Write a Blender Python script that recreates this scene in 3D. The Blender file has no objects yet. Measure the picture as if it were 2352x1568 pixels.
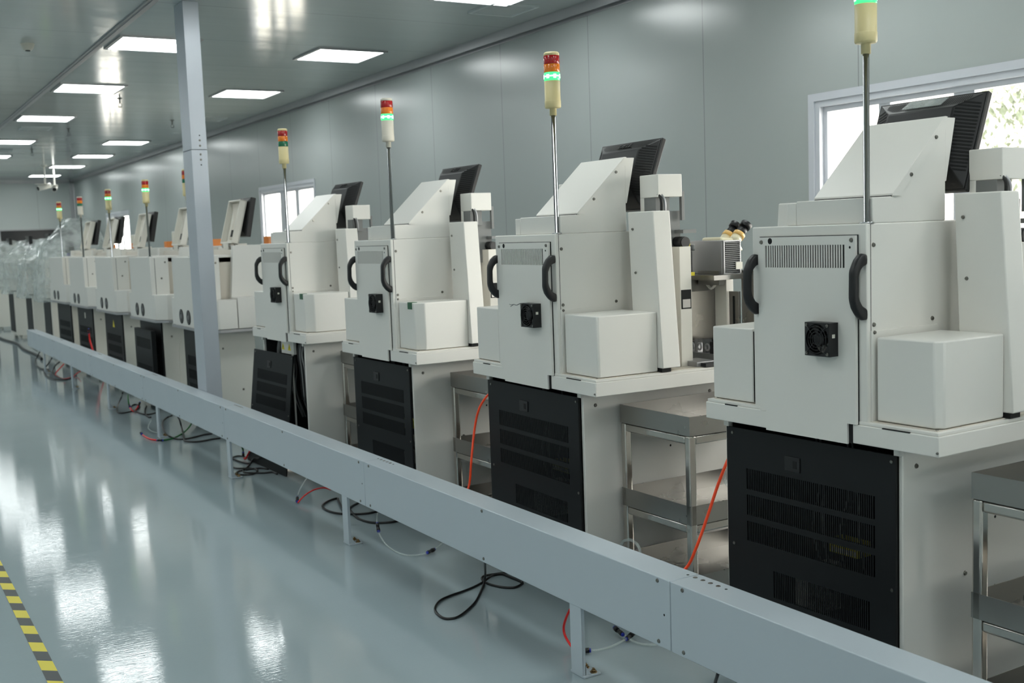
import bpy, bmesh, math, random
from mathutils import Vector, Matrix, noise
random.seed(7)
SC = bpy.context.scene
COL = SC.collection
PI = math.pi

# ------------------------------------------------------------------ materials
def lin(c):
    return tuple(((v / 255) / 12.92 if v / 255 <= .04045 else ((v / 255 + .055) / 1.055) ** 2.4) for v in c) + (1.0,)

def mat(name, rgb, rough=.4, metal=0.0, spec=.5, noise_amt=0.0, noise_scale=8.0, stretch=None, bump=0.0, emit=None, emit_s=0.0, trans=0.0, coat=0.0, rough_var=0.0, bump_d=.01):
    m = bpy.data.materials.new(name); m.use_nodes = True
    nt = m.node_tree; b = nt.nodes['Principled BSDF']
    b.inputs['Base Color'].default_value = lin(rgb)
    b.inputs['Roughness'].default_value = rough
    b.inputs['Metallic'].default_value = metal
    b.inputs['Specular IOR Level'].default_value = spec
    b.inputs['Coat Weight'].default_value = coat
    b.inputs['Coat Roughness'].default_value = .1
    if trans: b.inputs['Transmission Weight'].default_value = trans
    if emit:
        b.inputs['Emission Color'].default_value = lin(emit); b.inputs['Emission Strength'].default_value = emit_s
    if noise_amt or bump or rough_var:
        tc = nt.nodes.new('ShaderNodeTexCoord'); mp = nt.nodes.new('ShaderNodeMapping')
        mp.inputs['Scale'].default_value = stretch or (1, 1, 1)
        nz = nt.nodes.new('ShaderNodeTexNoise'); nz.inputs['Scale'].default_value = noise_scale; nz.inputs['Detail'].default_value = 4
        nt.links.new(tc.outputs['Object'], mp.inputs['Vector']); nt.links.new(mp.outputs['Vector'], nz.inputs['Vector'])
        if noise_amt:
            mx = nt.nodes.new('ShaderNodeMix'); mx.data_type = 'RGBA'
            c = lin(rgb)
            mx.inputs['A'].default_value = tuple(v * (1 - noise_amt) for v in c[:3]) + (1,)
            mx.inputs['B'].default_value = tuple(min(1, v * (1 + noise_amt)) for v in c[:3]) + (1,)
            nt.links.new(nz.outputs['Fac'], mx.inputs['Factor']); nt.links.new(mx.outputs['Result'], b.inputs['Base Color'])
        if rough_var:
            mr = nt.nodes.new('ShaderNodeMapRange')
            mr.inputs['From Min'].default_value = .3; mr.inputs['From Max'].default_value = .7
            mr.inputs['To Min'].default_value = max(0, rough - rough_var); mr.inputs['To Max'].default_value = rough + rough_var
            nt.links.new(nz.outputs['Fac'], mr.inputs['Value']); nt.links.new(mr.outputs['Result'], b.inputs['Roughness'])
        if bump:
            bp = nt.nodes.new('ShaderNodeBump'); bp.inputs['Strength'].default_value = bump; bp.inputs['Distance'].default_value = bump_d
            nt.links.new(nz.outputs['Fac'], bp.inputs['Height']); nt.links.new(bp.outputs['Normal'], b.inputs['Normal'])
    return m

def seam_panel(name, rgb, rough, axis, origin, pitch, width, stretch, spec=.5, bump=.02, metal=0.0):
    """painted steel sandwich panel with joints at a fixed pitch along one axis"""
    m = mat(name, rgb, rough, metal=metal, spec=spec, noise_scale=1.6, stretch=stretch, bump=1.0, bump_d=bump * .12, rough_var=.02)
    nt = m.node_tree; b = nt.nodes['Principled BSDF']; L = nt.links
    tc = nt.nodes.new('ShaderNodeTexCoord'); sp = nt.nodes.new('ShaderNodeSeparateXYZ'); L.new(tc.outputs['Object'], sp.inputs[0])
    def mt(op, a, v=None):
        n = nt.nodes.new('ShaderNodeMath'); n.operation = op
        if hasattr(a, 'default_value'): L.new(a, n.inputs[0])
        else: n.inputs[0].default_value = a
        if v is not None: n.inputs[1].default_value = v
        return n.outputs[0]
    t = mt('SUBTRACT', sp.outputs[axis], origin - 1000 * pitch)
    t = mt('MODULO', t, pitch)
    s = mt('LESS_THAN', t, width)
    mx = nt.nodes.new('ShaderNodeMix'); mx.data_type = 'RGBA'
    c = lin(rgb); mx.inputs['A'].default_value = c; mx.inputs['B'].default_value = tuple(v * .55 for v in c[:3]) + (1,)
    L.new(s, mx.inputs['Factor']); L.new(mx.outputs['Result'], b.inputs['Base Color'])
    return m

def clear_mat(name, tint, fac, rough):
    m = bpy.data.materials.new(name); m.use_nodes = True; nt = m.node_tree
    nt.nodes.clear(); o = nt.nodes.new('ShaderNodeOutputMaterial')
    tr = nt.nodes.new('ShaderNodeBsdfTransparent'); tr.inputs[0].default_value = lin((252, 254, 253))
    p = nt.nodes.new('ShaderNodeBsdfPrincipled'); p.inputs['Base Color'].default_value = lin(tint); p.inputs['Roughness'].default_value = rough
    mx = nt.nodes.new('ShaderNodeMixShader'); mx.inputs[0].default_value = fac
    nt.links.new(tr.outputs[0], mx.inputs[1]); nt.links.new(p.outputs[0], mx.inputs[2]); nt.links.new(mx.outputs[0], o.inputs[0])
    return m, nt, mx

M = {}
M['white'] = mat('machine_white', (224, 222, 216), .36, noise_amt=.02, noise_scale=3, bump=.004, rough_var=.04)
M['white2'] = mat('machine_white_warm', (220, 217, 208), .4)
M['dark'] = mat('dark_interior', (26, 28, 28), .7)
M['black'] = mat('black_plastic', (15, 16, 18), .45, bump=.02, noise_scale=200)
M['panel'] = mat('black_panel_paint', (15, 18, 20), .5, spec=.3, noise_amt=.12, noise_scale=5)
M['slot'] = mat('black_slot', (6, 7, 7), .8)
M['rubber'] = mat('black_rubber', (10, 11, 12), .4)
M['steel'] = mat('stainless', (158, 156, 152), .3, metal=1, noise_amt=.035, noise_scale=4, rough_var=.06)
M['tube'] = mat('polished_tube', (190, 186, 180), .15, metal=1, noise_amt=.05, noise_scale=6)
M['chrome'] = mat('chrome_pole', (196, 198, 200), .16, metal=1)
M['screw'] = mat('screw_steel', (128, 126, 120), .3, metal=1)
M['brass'] = mat('zinc_yellow_bolt', (150, 128, 92), .35, metal=1)
M['frame'] = mat('window_frame', (206, 209, 216), .35, metal=.25)
M['alu'] = mat('aluminium', (172, 172, 174), .42, metal=.75, noise_amt=.05, noise_scale=10)
M['rail'] = mat('rail_paint', (180, 190, 197), .34, noise_amt=.03, noise_scale=3, bump=.003, rough_var=.05)
M['column'] = mat('column_aluminium', (188, 194, 202), .38, metal=.25, noise_amt=.03)
M['cream'] = mat('cream_plastic', (214, 200, 150), .45)
M['ivory'] = mat('ivory_plastic', (214, 208, 194), .45)
M['red'] = mat('red_lens', (168, 10, 16), .18, coat=.4)
M['amber'] = mat('amber_lens', (236, 126, 10), .2, coat=.4)
M['green'] = mat('green_lens', (14, 110, 74), .2, coat=.4)
M['green_on'] = mat('green_lens_lit', (60, 190, 110), .2, emit=(80, 255, 150), emit_s=.9)
M['green_glow'] = mat('green_light_core', (200, 255, 215), .3, emit=(170, 255, 195), emit_s=2.2)
M['orange_box'] = mat('orange_cover', (224, 128, 40), .3)
M['orange_hose'] = mat('orange_hose', (255, 76, 30), .35)
M['red_hose'] = mat('red_hose', (216, 22, 20), .35)
M['green_hose'] = mat('green_hose', (24, 104, 46), .4)
M['blue'] = mat('blue_ring', (40, 56, 170), .35)
M['grey'] = mat('grey_plate', (118, 120, 120), .5)
M['beige'] = mat('beige_inner', (205, 198, 186), .5)
M['scope'] = mat('scope_cream', (226, 218, 188), .35)
M['gold'] = mat('scope_ring', (226, 184, 110), .35)
M['tape_y'] = mat('tape_yellow', (214, 200, 66), .5, noise_amt=.05)
M['tape_k'] = mat('tape_black', (66, 70, 70), .5, noise_amt=.08)
M['gtape'] = mat('green_tape', (40, 92, 62), .4)
M['yellow'] = mat('warning_yellow', (226, 210, 40), .5)
M['label'] = mat('paper_label', (225, 222, 210), .6)
M['lens'] = mat('eyepiece_glass', (30, 30, 34), .05, coat=1)
M['leaf'] = mat('leaf', (98, 106, 86), .6, noise_amt=.2, noise_scale=2)
M['bark'] = mat('bark', (110, 92, 74), .8)
M['screen'] = mat('dark_screen', (10, 12, 16), .12)
M['purple'] = mat('printed_purple', (110, 110, 170), .5)
M['floor_dark'] = mat('dark_glass', (28, 30, 32), .25)
M['lamp'] = mat('lamp_diffuser', (255, 255, 255), .5, emit=(249, 255, 254), emit_s=9.5)
M['grille'] = mat('grille_paint', (206, 212, 212), .45)
M['wall'] = seam_panel('wall_panel', (166, 173, 171), .25, 1, 5.83, 1.3316, .006, (1, .9, .12), spec=.8, bump=.02)
M['wall_l'] = mat('wall_panel_white', (220, 224, 222), .3)
M['wall_x'] = seam_panel('wall_panel_end', (196, 202, 199), .3, 0, 4.2, 1.27, .006, (1, 1, 1))
M['ceil'] = seam_panel('ceiling_panel', (182, 188, 186), .13, 1, 8.21, 1.3316, .007, (.25, 2.2, 1), spec=.9, bump=.02)
M['clear'], _, _ = clear_mat('clear_hose', (222, 230, 228), .26, .08)
M['glass'], _, _ = clear_mat('window_glass', (235, 240, 240), .06, .02)
def glass_fix():
    m = M['glass']; nt = m.node_tree
glass_fix()
def wrap_mat():
    m, nt, mx = clear_mat('plastic_wrap', (214, 220, 219), .5, .07)
    tc = nt.nodes.new('ShaderNodeTexCoord'); nz = nt.nodes.new('ShaderNodeTexNoise'); nz.inputs['Scale'].default_value = 5; nz.inputs['Detail'].default_value = 6
    mr = nt.nodes.new('ShaderNodeMapRange'); mr.inputs['From Min'].default_value = .35; mr.inputs['From Max'].default_value = .7; mr.inputs['To Min'].default_value = .2; mr.inputs['To Max'].default_value = .72
    nt.links.new(tc.outputs['Object'], nz.inputs['Vector']); nt.links.new(nz.outputs['Fac'], mr.inputs['Value']); nt.links.new(mr.outputs['Result'], mx.inputs[0])
    return m
M['wrap'] = wrap_mat()

def floor_mat():
    m = mat('epoxy_floor', (126, 142, 145), .1, spec=.5)
    nt = m.node_tree; b = nt.nodes['Principled BSDF']; L = nt.links
    tc = nt.nodes.new('ShaderNodeTexCoord')
    n1 = nt.nodes.new('ShaderNodeTexNoise'); n1.inputs['Scale'].default_value = .9; n1.inputs['Detail'].default_value = 5
    mp = nt.nodes.new('ShaderNodeMapping'); mp.inputs['Scale'].default_value = (.5, 3, 1); mp.inputs['Rotation'].default_value = (0, 0, .5)
    n2 = nt.nodes.new('ShaderNodeTexNoise'); n2.inputs['Scale'].default_value = 7; n2.inputs['Detail'].default_value = 7
    L.new(tc.outputs['Object'], n1.inputs['Vector']); L.new(tc.outputs['Object'], mp.inputs['Vector']); L.new(mp.outputs['Vector'], n2.inputs['Vector'])
    mx = nt.nodes.new('ShaderNodeMix'); mx.data_type = 'RGBA'
    mx.inputs['A'].default_value = lin((142, 157, 162)); mx.inputs['B'].default_value = lin((160, 173, 177))
    L.new(n1.outputs['Fac'], mx.inputs['Factor']); L.new(mx.outputs['Result'], b.inputs['Base Color'])
    mr = nt.nodes.new('ShaderNodeMapRange'); mr.inputs['From Min'].default_value = .3; mr.inputs['From Max'].default_value = .72; mr.inputs['To Min'].default_value = .035; mr.inputs['To Max'].default_value = .085
    L.new(n2.outputs['Fac'], mr.inputs['Value']); L.new(mr.outputs['Result'], b.inputs['Roughness'])
    # fine trowel waviness and small scratches
    n3 = nt.nodes.new('ShaderNodeTexNoise'); n3.inputs['Scale'].default_value = 34; n3.inputs['Detail'].default_value = 3
    L.new(mp.outputs['Vector'], n3.inputs['Vector'])
    bp = nt.nodes.new('ShaderNodeBump'); bp.inputs['Strength'].default_value = 1; bp.inputs['Distance'].default_value = .00025
    L.new(n3.outputs['Fac'], bp.inputs['Height']); L.new(bp.outputs['Normal'], b.inputs['Normal'])
    return m
M['floor'] = floor_mat()
def tile_mat():
    m = mat('tile_facade', (236, 232, 224), .6); nt = m.node_tree; b = nt.nodes['Principled BSDF']
    tc = nt.nodes.new('ShaderNodeTexCoord'); mp = nt.nodes.new('ShaderNodeMapping'); mp.inputs['Rotation'].default_value = (0, PI / 2, 0)
    br = nt.nodes.new('ShaderNodeTexBrick'); br.offset = 0; br.inputs['Scale'].default_value = 3.2; br.inputs['Mortar Size'].default_value = .012
    br.inputs['Color1'].default_value = lin((240, 236, 228)); br.inputs['Color2'].default_value = lin((234, 230, 222)); br.inputs['Mortar'].default_value = lin((206, 202, 196))
    br.inputs['Brick Width'].default_value = .5; br.inputs['Row Height'].default_value = .5
    nt.links.new(tc.outputs['Object'], mp.inputs['Vector']); nt.links.new(mp.outputs['Vector'], br.inputs['Vector']); nt.links.new(br.outputs['Color'], b.inputs['Base Color'])
    return m
M['tile'] = tile_mat()

# ------------------------------------------------------------------ mesh builder
def crom(pts, n=6, closed=False):
    P = [Vector(p) for p in pts]
    if len(P) < 3: return P
    out = []; N = len(P)
    rng = range(N) if closed else range(N - 1)
    for i in rng:
        p1, p2 = P[i], P[(i + 1) % N]
        p0 = P[i - 1] if (i > 0 or closed) else p1 + (p1 - p2)
        p3 = P[(i + 2) % N] if (i + 2 < N or closed) else p2 + (p2 - p1)
        for k in range(n):
            t = k / n; t2 = t * t; t3 = t2 * t
            out.append(.5 * ((2 * p1) + (p2 - p0) * t + (2 * p0 - 5 * p1 + 4 * p2 - p3) * t2 + (3 * p1 - p0 - 3 * p2 + p3) * t3))
    if not closed: out.append(P[-1])
    return out

class MB:
    def __init__(s): s.bm = bmesh.new()
    def _fin(s, faces, mi, smooth=False):
        for f in faces: f.material_index = mi; f.smooth = smooth
    def hexa(s, v8, mi=0, r=0, seg=2):
        """v8: bottom 4 (ccw) then top 4"""
        v = [s.bm.verts.new(p) for p in v8]
        q = [(3, 2, 1, 0), (4, 5, 6, 7), (0, 1, 5, 4), (1, 2, 6, 5), (2, 3, 7, 6), (3, 0, 4, 7)]
        fs = [s.bm.faces.new([v[i] for i in f]) for f in q]
        s._fin(fs, mi)
        if r > 0:
            es = list({e for f in fs for e in f.edges})
            res = bmesh.ops.bevel(s.bm, geom=es, offset=r, segments=seg, profile=.5, affect='EDGES', clamp_overlap=True)
            for f in res['faces']: f.material_index = mi; f.smooth = True
        return s
    def box(s, x0, x1, y0, y1, z0, z1, mi=0, r=0, seg=2):
        return s.hexa([(x0, y0, z0), (x1, y0, z0), (x1, y1, z0), (x0, y1, z0), (x0, y0, z1), (x1, y0, z1), (x1, y1, z1), (x0, y1, z1)], mi, r, seg)
    def prism(s, poly, axis, a0, a1, mi=0, r=0, seg=2):
        """poly in the two other axes (order x,y,z without axis)"""
        def P(p, a):
            l = list(p); l.insert(axis, a); return l
        A = [s.bm.verts.new(P(p, a0)) for p in poly]; B = [s.bm.verts.new(P(p, a1)) for p in poly]
        n = len(poly); fs = [s.bm.faces.new(A[::-1]), s.bm.faces.new(B)]
        for i in range(n): fs.append(s.bm.faces.new([A[i], A[(i + 1) % n], B[(i + 1) % n], B[i]]))
        s._fin(fs, mi)
        bmesh.ops.recalc_face_normals(s.bm, faces=fs)
        if r > 0:
            es = list({e for f in fs for e in f.edges})
            res = bmesh.ops.bevel(s.bm, geom=es, offset=r, segments=seg, profile=.5, affect='EDGES', clamp_overlap=True)
            for f in res['faces']: f.material_index = mi; f.smooth = True
        return s
    def cyl(s, p0, p1, r0, r1=None, n=16, mi=0, caps=True):
        r1 = r0 if r1 is None else r1
        p0, p1 = Vector(p0), Vector(p1); d = (p1 - p0).normalized()
        a = d.orthogonal().normalized(); b = d.cross(a)
        A = []; B = []
        for i in range(n):
            t = 2 * PI * i / n; o = a * math.cos(t) + b * math.sin(t)
            A.append(s.bm.verts.new(p0 + o * r0)); B.append(s.bm.verts.new(p1 + o * r1))
        fs = [s.bm.faces.new([A[i], A[(i + 1) % n], B[(i + 1) % n], B[i]]) for i in range(n)]
        s._fin(fs, mi, True)
        if caps:
            s._fin([s.bm.faces.new(A[::-1]), s.bm.faces.new(B)], mi)
        return s
    def lathe(s, prof, n=24, mi=0, o=(0, 0, 0)):
        """prof: (radius, z) list, about a vertical axis through o"""
        rings = []
        for r, z in prof:
            rings.append([s.bm.verts.new((o[0] + r * math.cos(2 * PI * i / n), o[1] + r * math.sin(2 * PI * i / n), o[2] + z)) for i in range(n)])
        for k in range(len(rings) - 1):
            for i in range(n):
                f = s.bm.faces.new([rings[k][i], rings[k][(i + 1) % n], rings[k + 1][(i + 1) % n], rings[k + 1][i]]); f.material_index = mi
                f.smooth = abs(prof[k][0] - prof[k + 1][0]) < 1e-6
        s._fin([s.bm.faces.new(rings[0][::-1]), s.bm.faces.new(rings[-1])], mi)
        return s
    def tube(s, pts, r, n=8, mi=0, closed=False, smooth_n=5):
        P = crom(pts, smooth_n, closed) if smooth_n else [Vector(p) for p in pts]
        N = len(P); rings = []; up = None
        for i in range(N):
            if closed: d = P[(i + 1) % N] - P[i - 1]
            else: d = P[min(i + 1, N - 1)] - P[max(i - 1, 0)]
            d = d.normalized() if d.length > 1e-9 else Vector((0, 0, 1))
            if up is None: up = d.orthogonal().normalized()
            up = (up - d * up.dot(d)); up = up.normalized() if up.length > 1e-6 else d.orthogonal().normalized()
            b = d.cross(up)
            rings.append([s.bm.verts.new(P[i] + (up * math.cos(2 * PI * k / n) + b * math.sin(2 * PI * k / n)) * r) for k in range(n)])
        fs = []
        for i in range(N if closed else N - 1):
            A, B = rings[i], rings[(i + 1) % N]
            for k in range(n): fs.append(s.bm.faces.new([A[k], A[(k + 1) % n], B[(k + 1) % n], B[k]]))
        s._fin(fs, mi, True)
        if not closed: s._fin([s.bm.faces.new(rings[0][::-1]), s.bm.faces.new(rings[-1])], mi)
        return s
    def screws(s, pts, axis, sgn, r=.007, mi=0, h=.004):
        for p in pts:
            q = list(p); q[axis] += sgn * h; s.cyl(p, q, r, r * .75, 10, mi)
        return s
    def add(s, other, mtx=None):
        me = bpy.data.meshes.new('tmp'); other.bm.to_mesh(me)
        if mtx is not None: me.transform(mtx)
        s.bm.from_mesh(me); bpy.data.meshes.remove(me); other.bm.free(); return s
    def mesh(s, name, mats):
        me = bpy.data.meshes.new(name); s.bm.to_mesh(me); s.bm.free()
        for m in (mats if isinstance(mats, (list, tuple)) else [mats]): me.materials.append(M[m] if isinstance(m, str) else m)
        return me

def link(name, me, parent=None, loc=None, rot=None):
    o = bpy.data.objects.new(name, me); COL.objects.link(o)
    if parent: o.parent = parent
    if loc: o.location = loc
    if rot: o.rotation_euler = rot
    return o
def obj(name, mb, mats, parent=None, loc=None, rot=None): return link(name, mb.mesh(name, mats), parent, loc, rot)
def thing(name, label, cat, loc=(0, 0, 0), rz=0, group=None):
    o = bpy.data.objects.new(name, None); COL.objects.link(o); o.empty_display_size = .1
    o.location = loc; o.rotation_euler = (0, 0, rz); return tag(o, label, cat, group)
def tag(o, label, cat, group=None):
    o['label'] = label; o['category'] = cat
    if group: o['group'] = group
    return o
def struct(name, mb, mats, parent=None):
    o = obj(name, mb, mats, parent)
    if parent is None: o['kind'] = 'structure'
    return o
def dup(root, loc, rz=None, label=None, group=None):
    r = root.copy(); COL.objects.link(r); r.location = loc
    if rz is not None: r.rotation_euler = (0, 0, rz)
    if label: r['label'] = label
    if group: r['group'] = group
    for ch in list(root.children):
        c = ch.copy(); COL.objects.link(c); c.parent = r
        for g in list(ch.children):
            d = g.copy(); COL.objects.link(d); d.parent = c
    return r
CACHE = {}
def cached(key, fn, mats):
    if key not in CACHE: CACHE[key] = fn().mesh(key, mats)
    return CACHE[key]
def part(name, parent, fn, mats, key=None, loc=None, rot=None):
    return link(name, cached(key or name, fn, mats), parent, loc, rot)

# ------------------------------------------------------------------ room
H, XW, YF, XL, YB = 3.28, 5.054, 29.56, -5.6, -7.6
struct('floor', MB().box(XL, XW + .1, YB, YF, -.12, 0), 'floor')
struct('ceiling', MB().box(XL, XW + .1, YB, YF, H, H + .1), 'ceil')
WIN = [(-7.3, -3.3), (1.4, 4.835), (13.11, 15.16), (23.49, 25.69)]
ZW0, ZW1 = .8, 2.268
def right_wall():
    b = MB(); y = YB - .1
    for a, c in WIN:
        b.box(XW, XW + .1, y, a, 0, H); b.box(XW, XW + .1, a, c, 0, ZW0); b.box(XW, XW + .1, a, c, ZW1, H); y = c
    return b.box(XW, XW + .1, y, YF + .1, 0, H)
struct('wall_right', right_wall(), 'wall')
struct('wall_far', MB().box(XL, XW, YF, YF + .1, 0, H), 'wall_x')
struct('wall_left', MB().box(XL - .1, XL, YB - .1, YF + .1, 0, H), 'wall_l')
struct('wall_back', MB().box(XL, XW, YB - .1, YB, 0, H), 'wall_l')

def window(i, a, c):
    w = MB(); x0 = XW - .012
    def ring(b, xa, xb, ya, yb, za, zb, t, mi=0):
        b.box(xa, xb, ya, yb, za, za + t, mi); b.box(xa, xb, ya, yb, zb - t, zb, mi)
        b.box(xa, xb, ya, ya + t, za + t, zb - t, mi); b.box(xa, xb, yb - t, yb, za + t, zb - t, mi)
    ring(w, x0, XW, a - .045, c + .045, ZW0 - .045, ZW1 + .045, .045)      # trim on the wall face
    ring(w, XW, XW + .1, a, c, ZW0, ZW1, .035)                             # liner
    ring(w, XW + .035, XW + .085, a + .035, c - .035, ZW0 + .035, ZW1 - .035, .03)
    o = struct('window_%d' % i, w, 'frame')
    fr = MB()
    for d, w_ in ([(.48, .04), (1.0, .063)] + [(1.57 + .9 * k, .04) for k in range(int((c - a - 1.8) / .9))] if i == 2 else [(.765, .095), (1.32, .063)]):
        fr.box(XW + .045, XW + .075, c - d - w_, c - d + w_, ZW0 + .06, ZW1 - .06)
    obj('mullion', fr, 'frame', o)
    obj('pane', MB().box(XW + .058, XW + .062, a + .06, c - .06, ZW0 + .06, ZW1 - .06), 'glass', o)
    return o
for i, (a, c) in enumerate(WIN): window(i + 1, a, c)

# aluminium strips: T strip across the ceiling panels, coves along the walls
struct('trim_1', MB().box(1.977, 2.05, YB, YF, H - .012, H).box(1.998, 2.03, YB, YF, H - .02, H - .012), 'alu')
def cove(w, u):                       # concave quarter between ceiling and wall: (distance from wall, drop from ceiling)
    pts = [(0, 0), (0, w), (.008, w)]
    for k in range(7):
        t = PI / 2 * k / 6; pts.append((.012 + (w - .024) * (1 - math.sin(PI / 2 - t)) , w - .012 - (w - .024) * (1 - math.cos(PI / 2 - t))))
    pts += [(w, .008), (w, 0)]
    return [(XW - a, H - d) for a, d in pts] if u == 'r' else [(YF - a, H - d) for a, d in pts]
struct('trim_2', MB().prism(cove(.085, 'r'), 1, YB, YF - .02), 'alu')
struct('trim_3', MB().prism(cove(.085, 'f'), 0, XL, XW - .09), 'alu')
struct('trim_4', MB().prism([(XW, YF), (XW - .09, YF), (XW - .085, YF - .02), (XW - .05, YF - .05), (XW - .02, YF - .085), (XW, YF - .09)], 2, 0, H - .09), 'alu')
# dark wide window band on the far wall
w4 = struct('window_5', MB().box(3.27, 4.84, YF - .03, YF, 1.0, 2.085), 'alu')
obj('pane', MB().box(3.31, 4.80, YF - .036, YF - .03, 1.04, 2.055), 'floor_dark', w4)
# outside
gnd = struct('ground', MB().box(XW + .1, 30, -12, 45, -.3, -.12), mat('pale_paving', (214, 211, 204), .8))
bld = thing('building', 'pale tiled building seen through the windows', 'building', (10.4, 9.5, -.12))
obj('facade', MB().box(0, 6, 0, 34, 0, 9), 'tile', bld)
for y in (10, 16.6, 19.6, 22, 28):
    obj('window_band', MB().box(-.03, .0, y, y + 1.4, 1.2, 2.6), 'grey', bld)
def tree(cx, cy, h, R, label):
    t = thing('tree', label, 'tree', (cx, cy, -.12))
    obj('trunk', MB().tube([(0, 0, 0), (.1, .05, 1), (0, .1, h - R)], .12, 10).tube([(.05, .05, 1.1), (.5, .4, 2), (.9, .8, h)], .05, 8).tube([(.05, .05, 1.2), (-.3, -.5, 2.1), (-.6, -.9, h)], .05, 8), 'bark', t)
    b = bmesh.new(); rnd = random.Random(3)
    for k in range(7000):
        u = Vector((rnd.gauss(0, 1), rnd.gauss(0, 1), rnd.gauss(0, 1))).normalized() * R * rnd.random() ** .4
        u.z *= .9; bump = 1 + .25 * noise.noise(u * 1.3); p = Vector((u.x * bump, u.y * bump, h + u.z * bump))
        m = Matrix.Rotation(rnd.random() * 6, 3, 'Z') @ Matrix.Rotation(rnd.random() * 6, 3, 'X')
        s = .035 + .04 * rnd.random()
        b.faces.new([b.verts.new(p + m @ Vector(q)) for q in ((-s * .5, 0, 0), (0, -s, .02), (s * .5, 0, 0), (0, s, .02))])
    me = bpy.data.meshes.new('foliage'); b.to_mesh(me); b.free(); me.materials.append(M['leaf']); link('foliage', me, t)
tree(12.7, 7.2, 2.95, 1.9, 'pale green tree outside the large window behind the nearest monitor')

# ------------------------------------------------------------------ ceiling lights and fittings
def light_frame():
    b = MB(); s, i = .34, .31
    for sg in (-1, 1):
        b.box(min(sg * s, sg * i), max(sg * s, sg * i), -s, s, -.014, 0); b.box(-i, i, min(sg * s, sg * i), max(sg * s, sg * i), -.014, 0)
    return b
def make_light(x, y, label, group):
    t = thing('ceiling_light', label, 'ceiling light', (x * 1.0485, y * 1.0485, H), 0, group)
    part('light_frame', t, light_frame, 'alu')
    part('diffuser', t, lambda: MB().box(-.311, .311, -.311, .311, -.011, -.001), 'lamp')
G1 = 'square ceiling lights along the window wall'; G2 = 'square ceiling lights beside the ceiling strip'
words = ['nearest', 'second', 'third', 'fourth', 'fifth', 'farthest']
for k, y in enumerate((9.48, 12.2, 18.32, 21.03, 23.69, 26.56)):
    make_light(3.965, y, 'lit square ceiling panel, %s in the row along the window wall' % words[k], G1)
for k, (y, w) in enumerate(((9.43, 'cut by the column'), (12.2, 'second from the column'), (15.08, 'third from the column'), (18.37, 'fourth from the column, at the left edge'))):
    make_light(2.31, y, 'lit square ceiling panel beside the ceiling strip, ' + w, G2)
GO = 'square ceiling lights out of view'
for x, ys in ((3.965, (6.75, 3.95, 1.15, -1.65, -4.5)), (2.31, (6.65, 3.9, 1.1, -1.7, -4.5, 21.2, 24.0, 26.7)),
              (.3, [-5 + 2.8 * k for k in range(12)]), (-1.7, [-5 + 2.8 * k for k in range(12)]), (-3.7, [-5 + 2.8 * k for k in range(12)])):
    for y in ys: make_light(x, y, 'lit square ceiling panel out of the picture', GO)
def vent_mesh():
    b = MB(); s = .19
    b.box(-s, s, -s, s, -.004, 0, 1)
    for sg in (-1, 1):
        b.box(sg * s - .012, sg * s + .012, -s - .012, s + .012, -.016, 0); b.box(-s, s, sg * s - .012, sg * s + .012, -.016, 0)
    for k in range(15): b.box(-s, s, -s + .024 * k + .01, -s + .024 * k + .018, -.012, -.003)
    return b
for x, y, l in ((4.31, 7.18, 'pale grey square air grille near the top edge of the ceiling'), (4.27, 14.75, 'grey air grille on the ceiling just right of the column'),
                (2.36, 16.3, 'grey air grille just beyond the third light beside the strip'), (2.3, 19.9, 'grey air grille at the left edge beyond the last light')):
    t = thing('air_grille', l, 'air vent', (x * 1.0485, y * 1.0485, H), 0, 'air grilles in the ceiling'); part('grille', t, vent_mesh, ['grille', 'grey'], 'air_grille_mesh')
def sprinkler():
    b = MB().cyl((0, 0, 0), (0, 0, -.01), .035, n=16).cyl((0, 0, -.01), (0, 0, -.075), .012, n=10)
    b.tube([(.012, 0, -.075), (.025, 0, -.1), (.006, 0, -.125)], .004, 6).tube([(-.012, 0, -.075), (-.025, 0, -.1), (-.006, 0, -.125)], .004, 6)
    return b.cyl((0, 0, -.125), (0, 0, -.13), .035, n=14)
for x, y, l in ((2.77, 12.95, 'small sprinkler head hanging below the second left light'), (3.87, 15.05, 'small sprinkler head on the ceiling just left of the column'),
                (2.78, 16.3, 'small sprinkler head beyond the third left light'), (2.78, 19.75, 'farthest small sprinkler head near the left edge')):
    t = thing('sprinkler', l, 'sprinkler', (x * 1.0485, y * 1.0485, H), 0, 'ceiling sprinklers'); part('sprinkler_head', t, sprinkler, 'grey'); t.scale = (.8, .8, .8)
t = thing('smoke_detector', 'round white smoke detector on the ceiling at the left', 'smoke detector', (1.468, 10.22, H)); t.scale = (.68, .68, .68)
obj('detector_base', MB().lathe([(.075, -.03), (.085, 0)], 28), 'ivory', t)
obj('detector_dome', MB().lathe([(.02, -.082), (.045, -.078), (.06, -.06), (.075, -.03)], 28), 'ivory', t)
obj('sensor_slot', MB().cyl((0, 0, -.068), (0, 0, -.088), .034, .03, 20), 'dark', t)
for x, y, rz, l in ((3.49, 23.4, .3, 'white bullet camera pointing left on a ceiling pole'), (3.74, 23.9, 1.35, 'security camera facing this way with dark lens, right of the bullet camera')):
    t = thing('security_camera', l, 'security camera', (x * 1.0485, y * 1.0485, H), rz)
    obj('pole', MB().cyl((0, 0, 0), (0, 0, -.02), .06).cyl((0, 0, -.02), (0, 0, -.37), .017), 'white', t)
    obj('camera_housing', MB().cyl((-.15, 0, -.47), (.11, 0, -.40), .052, n=20), 'white', t)
    obj('sun_shield', MB().box(-.19, .08, -.06, .06, -.385, -.375), 'white', t, rot=None)
    obj('lens', MB().cyl((-.152, 0, -.4705), (-.158, 0, -.472), .042, n=20), 'screen', t)
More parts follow.
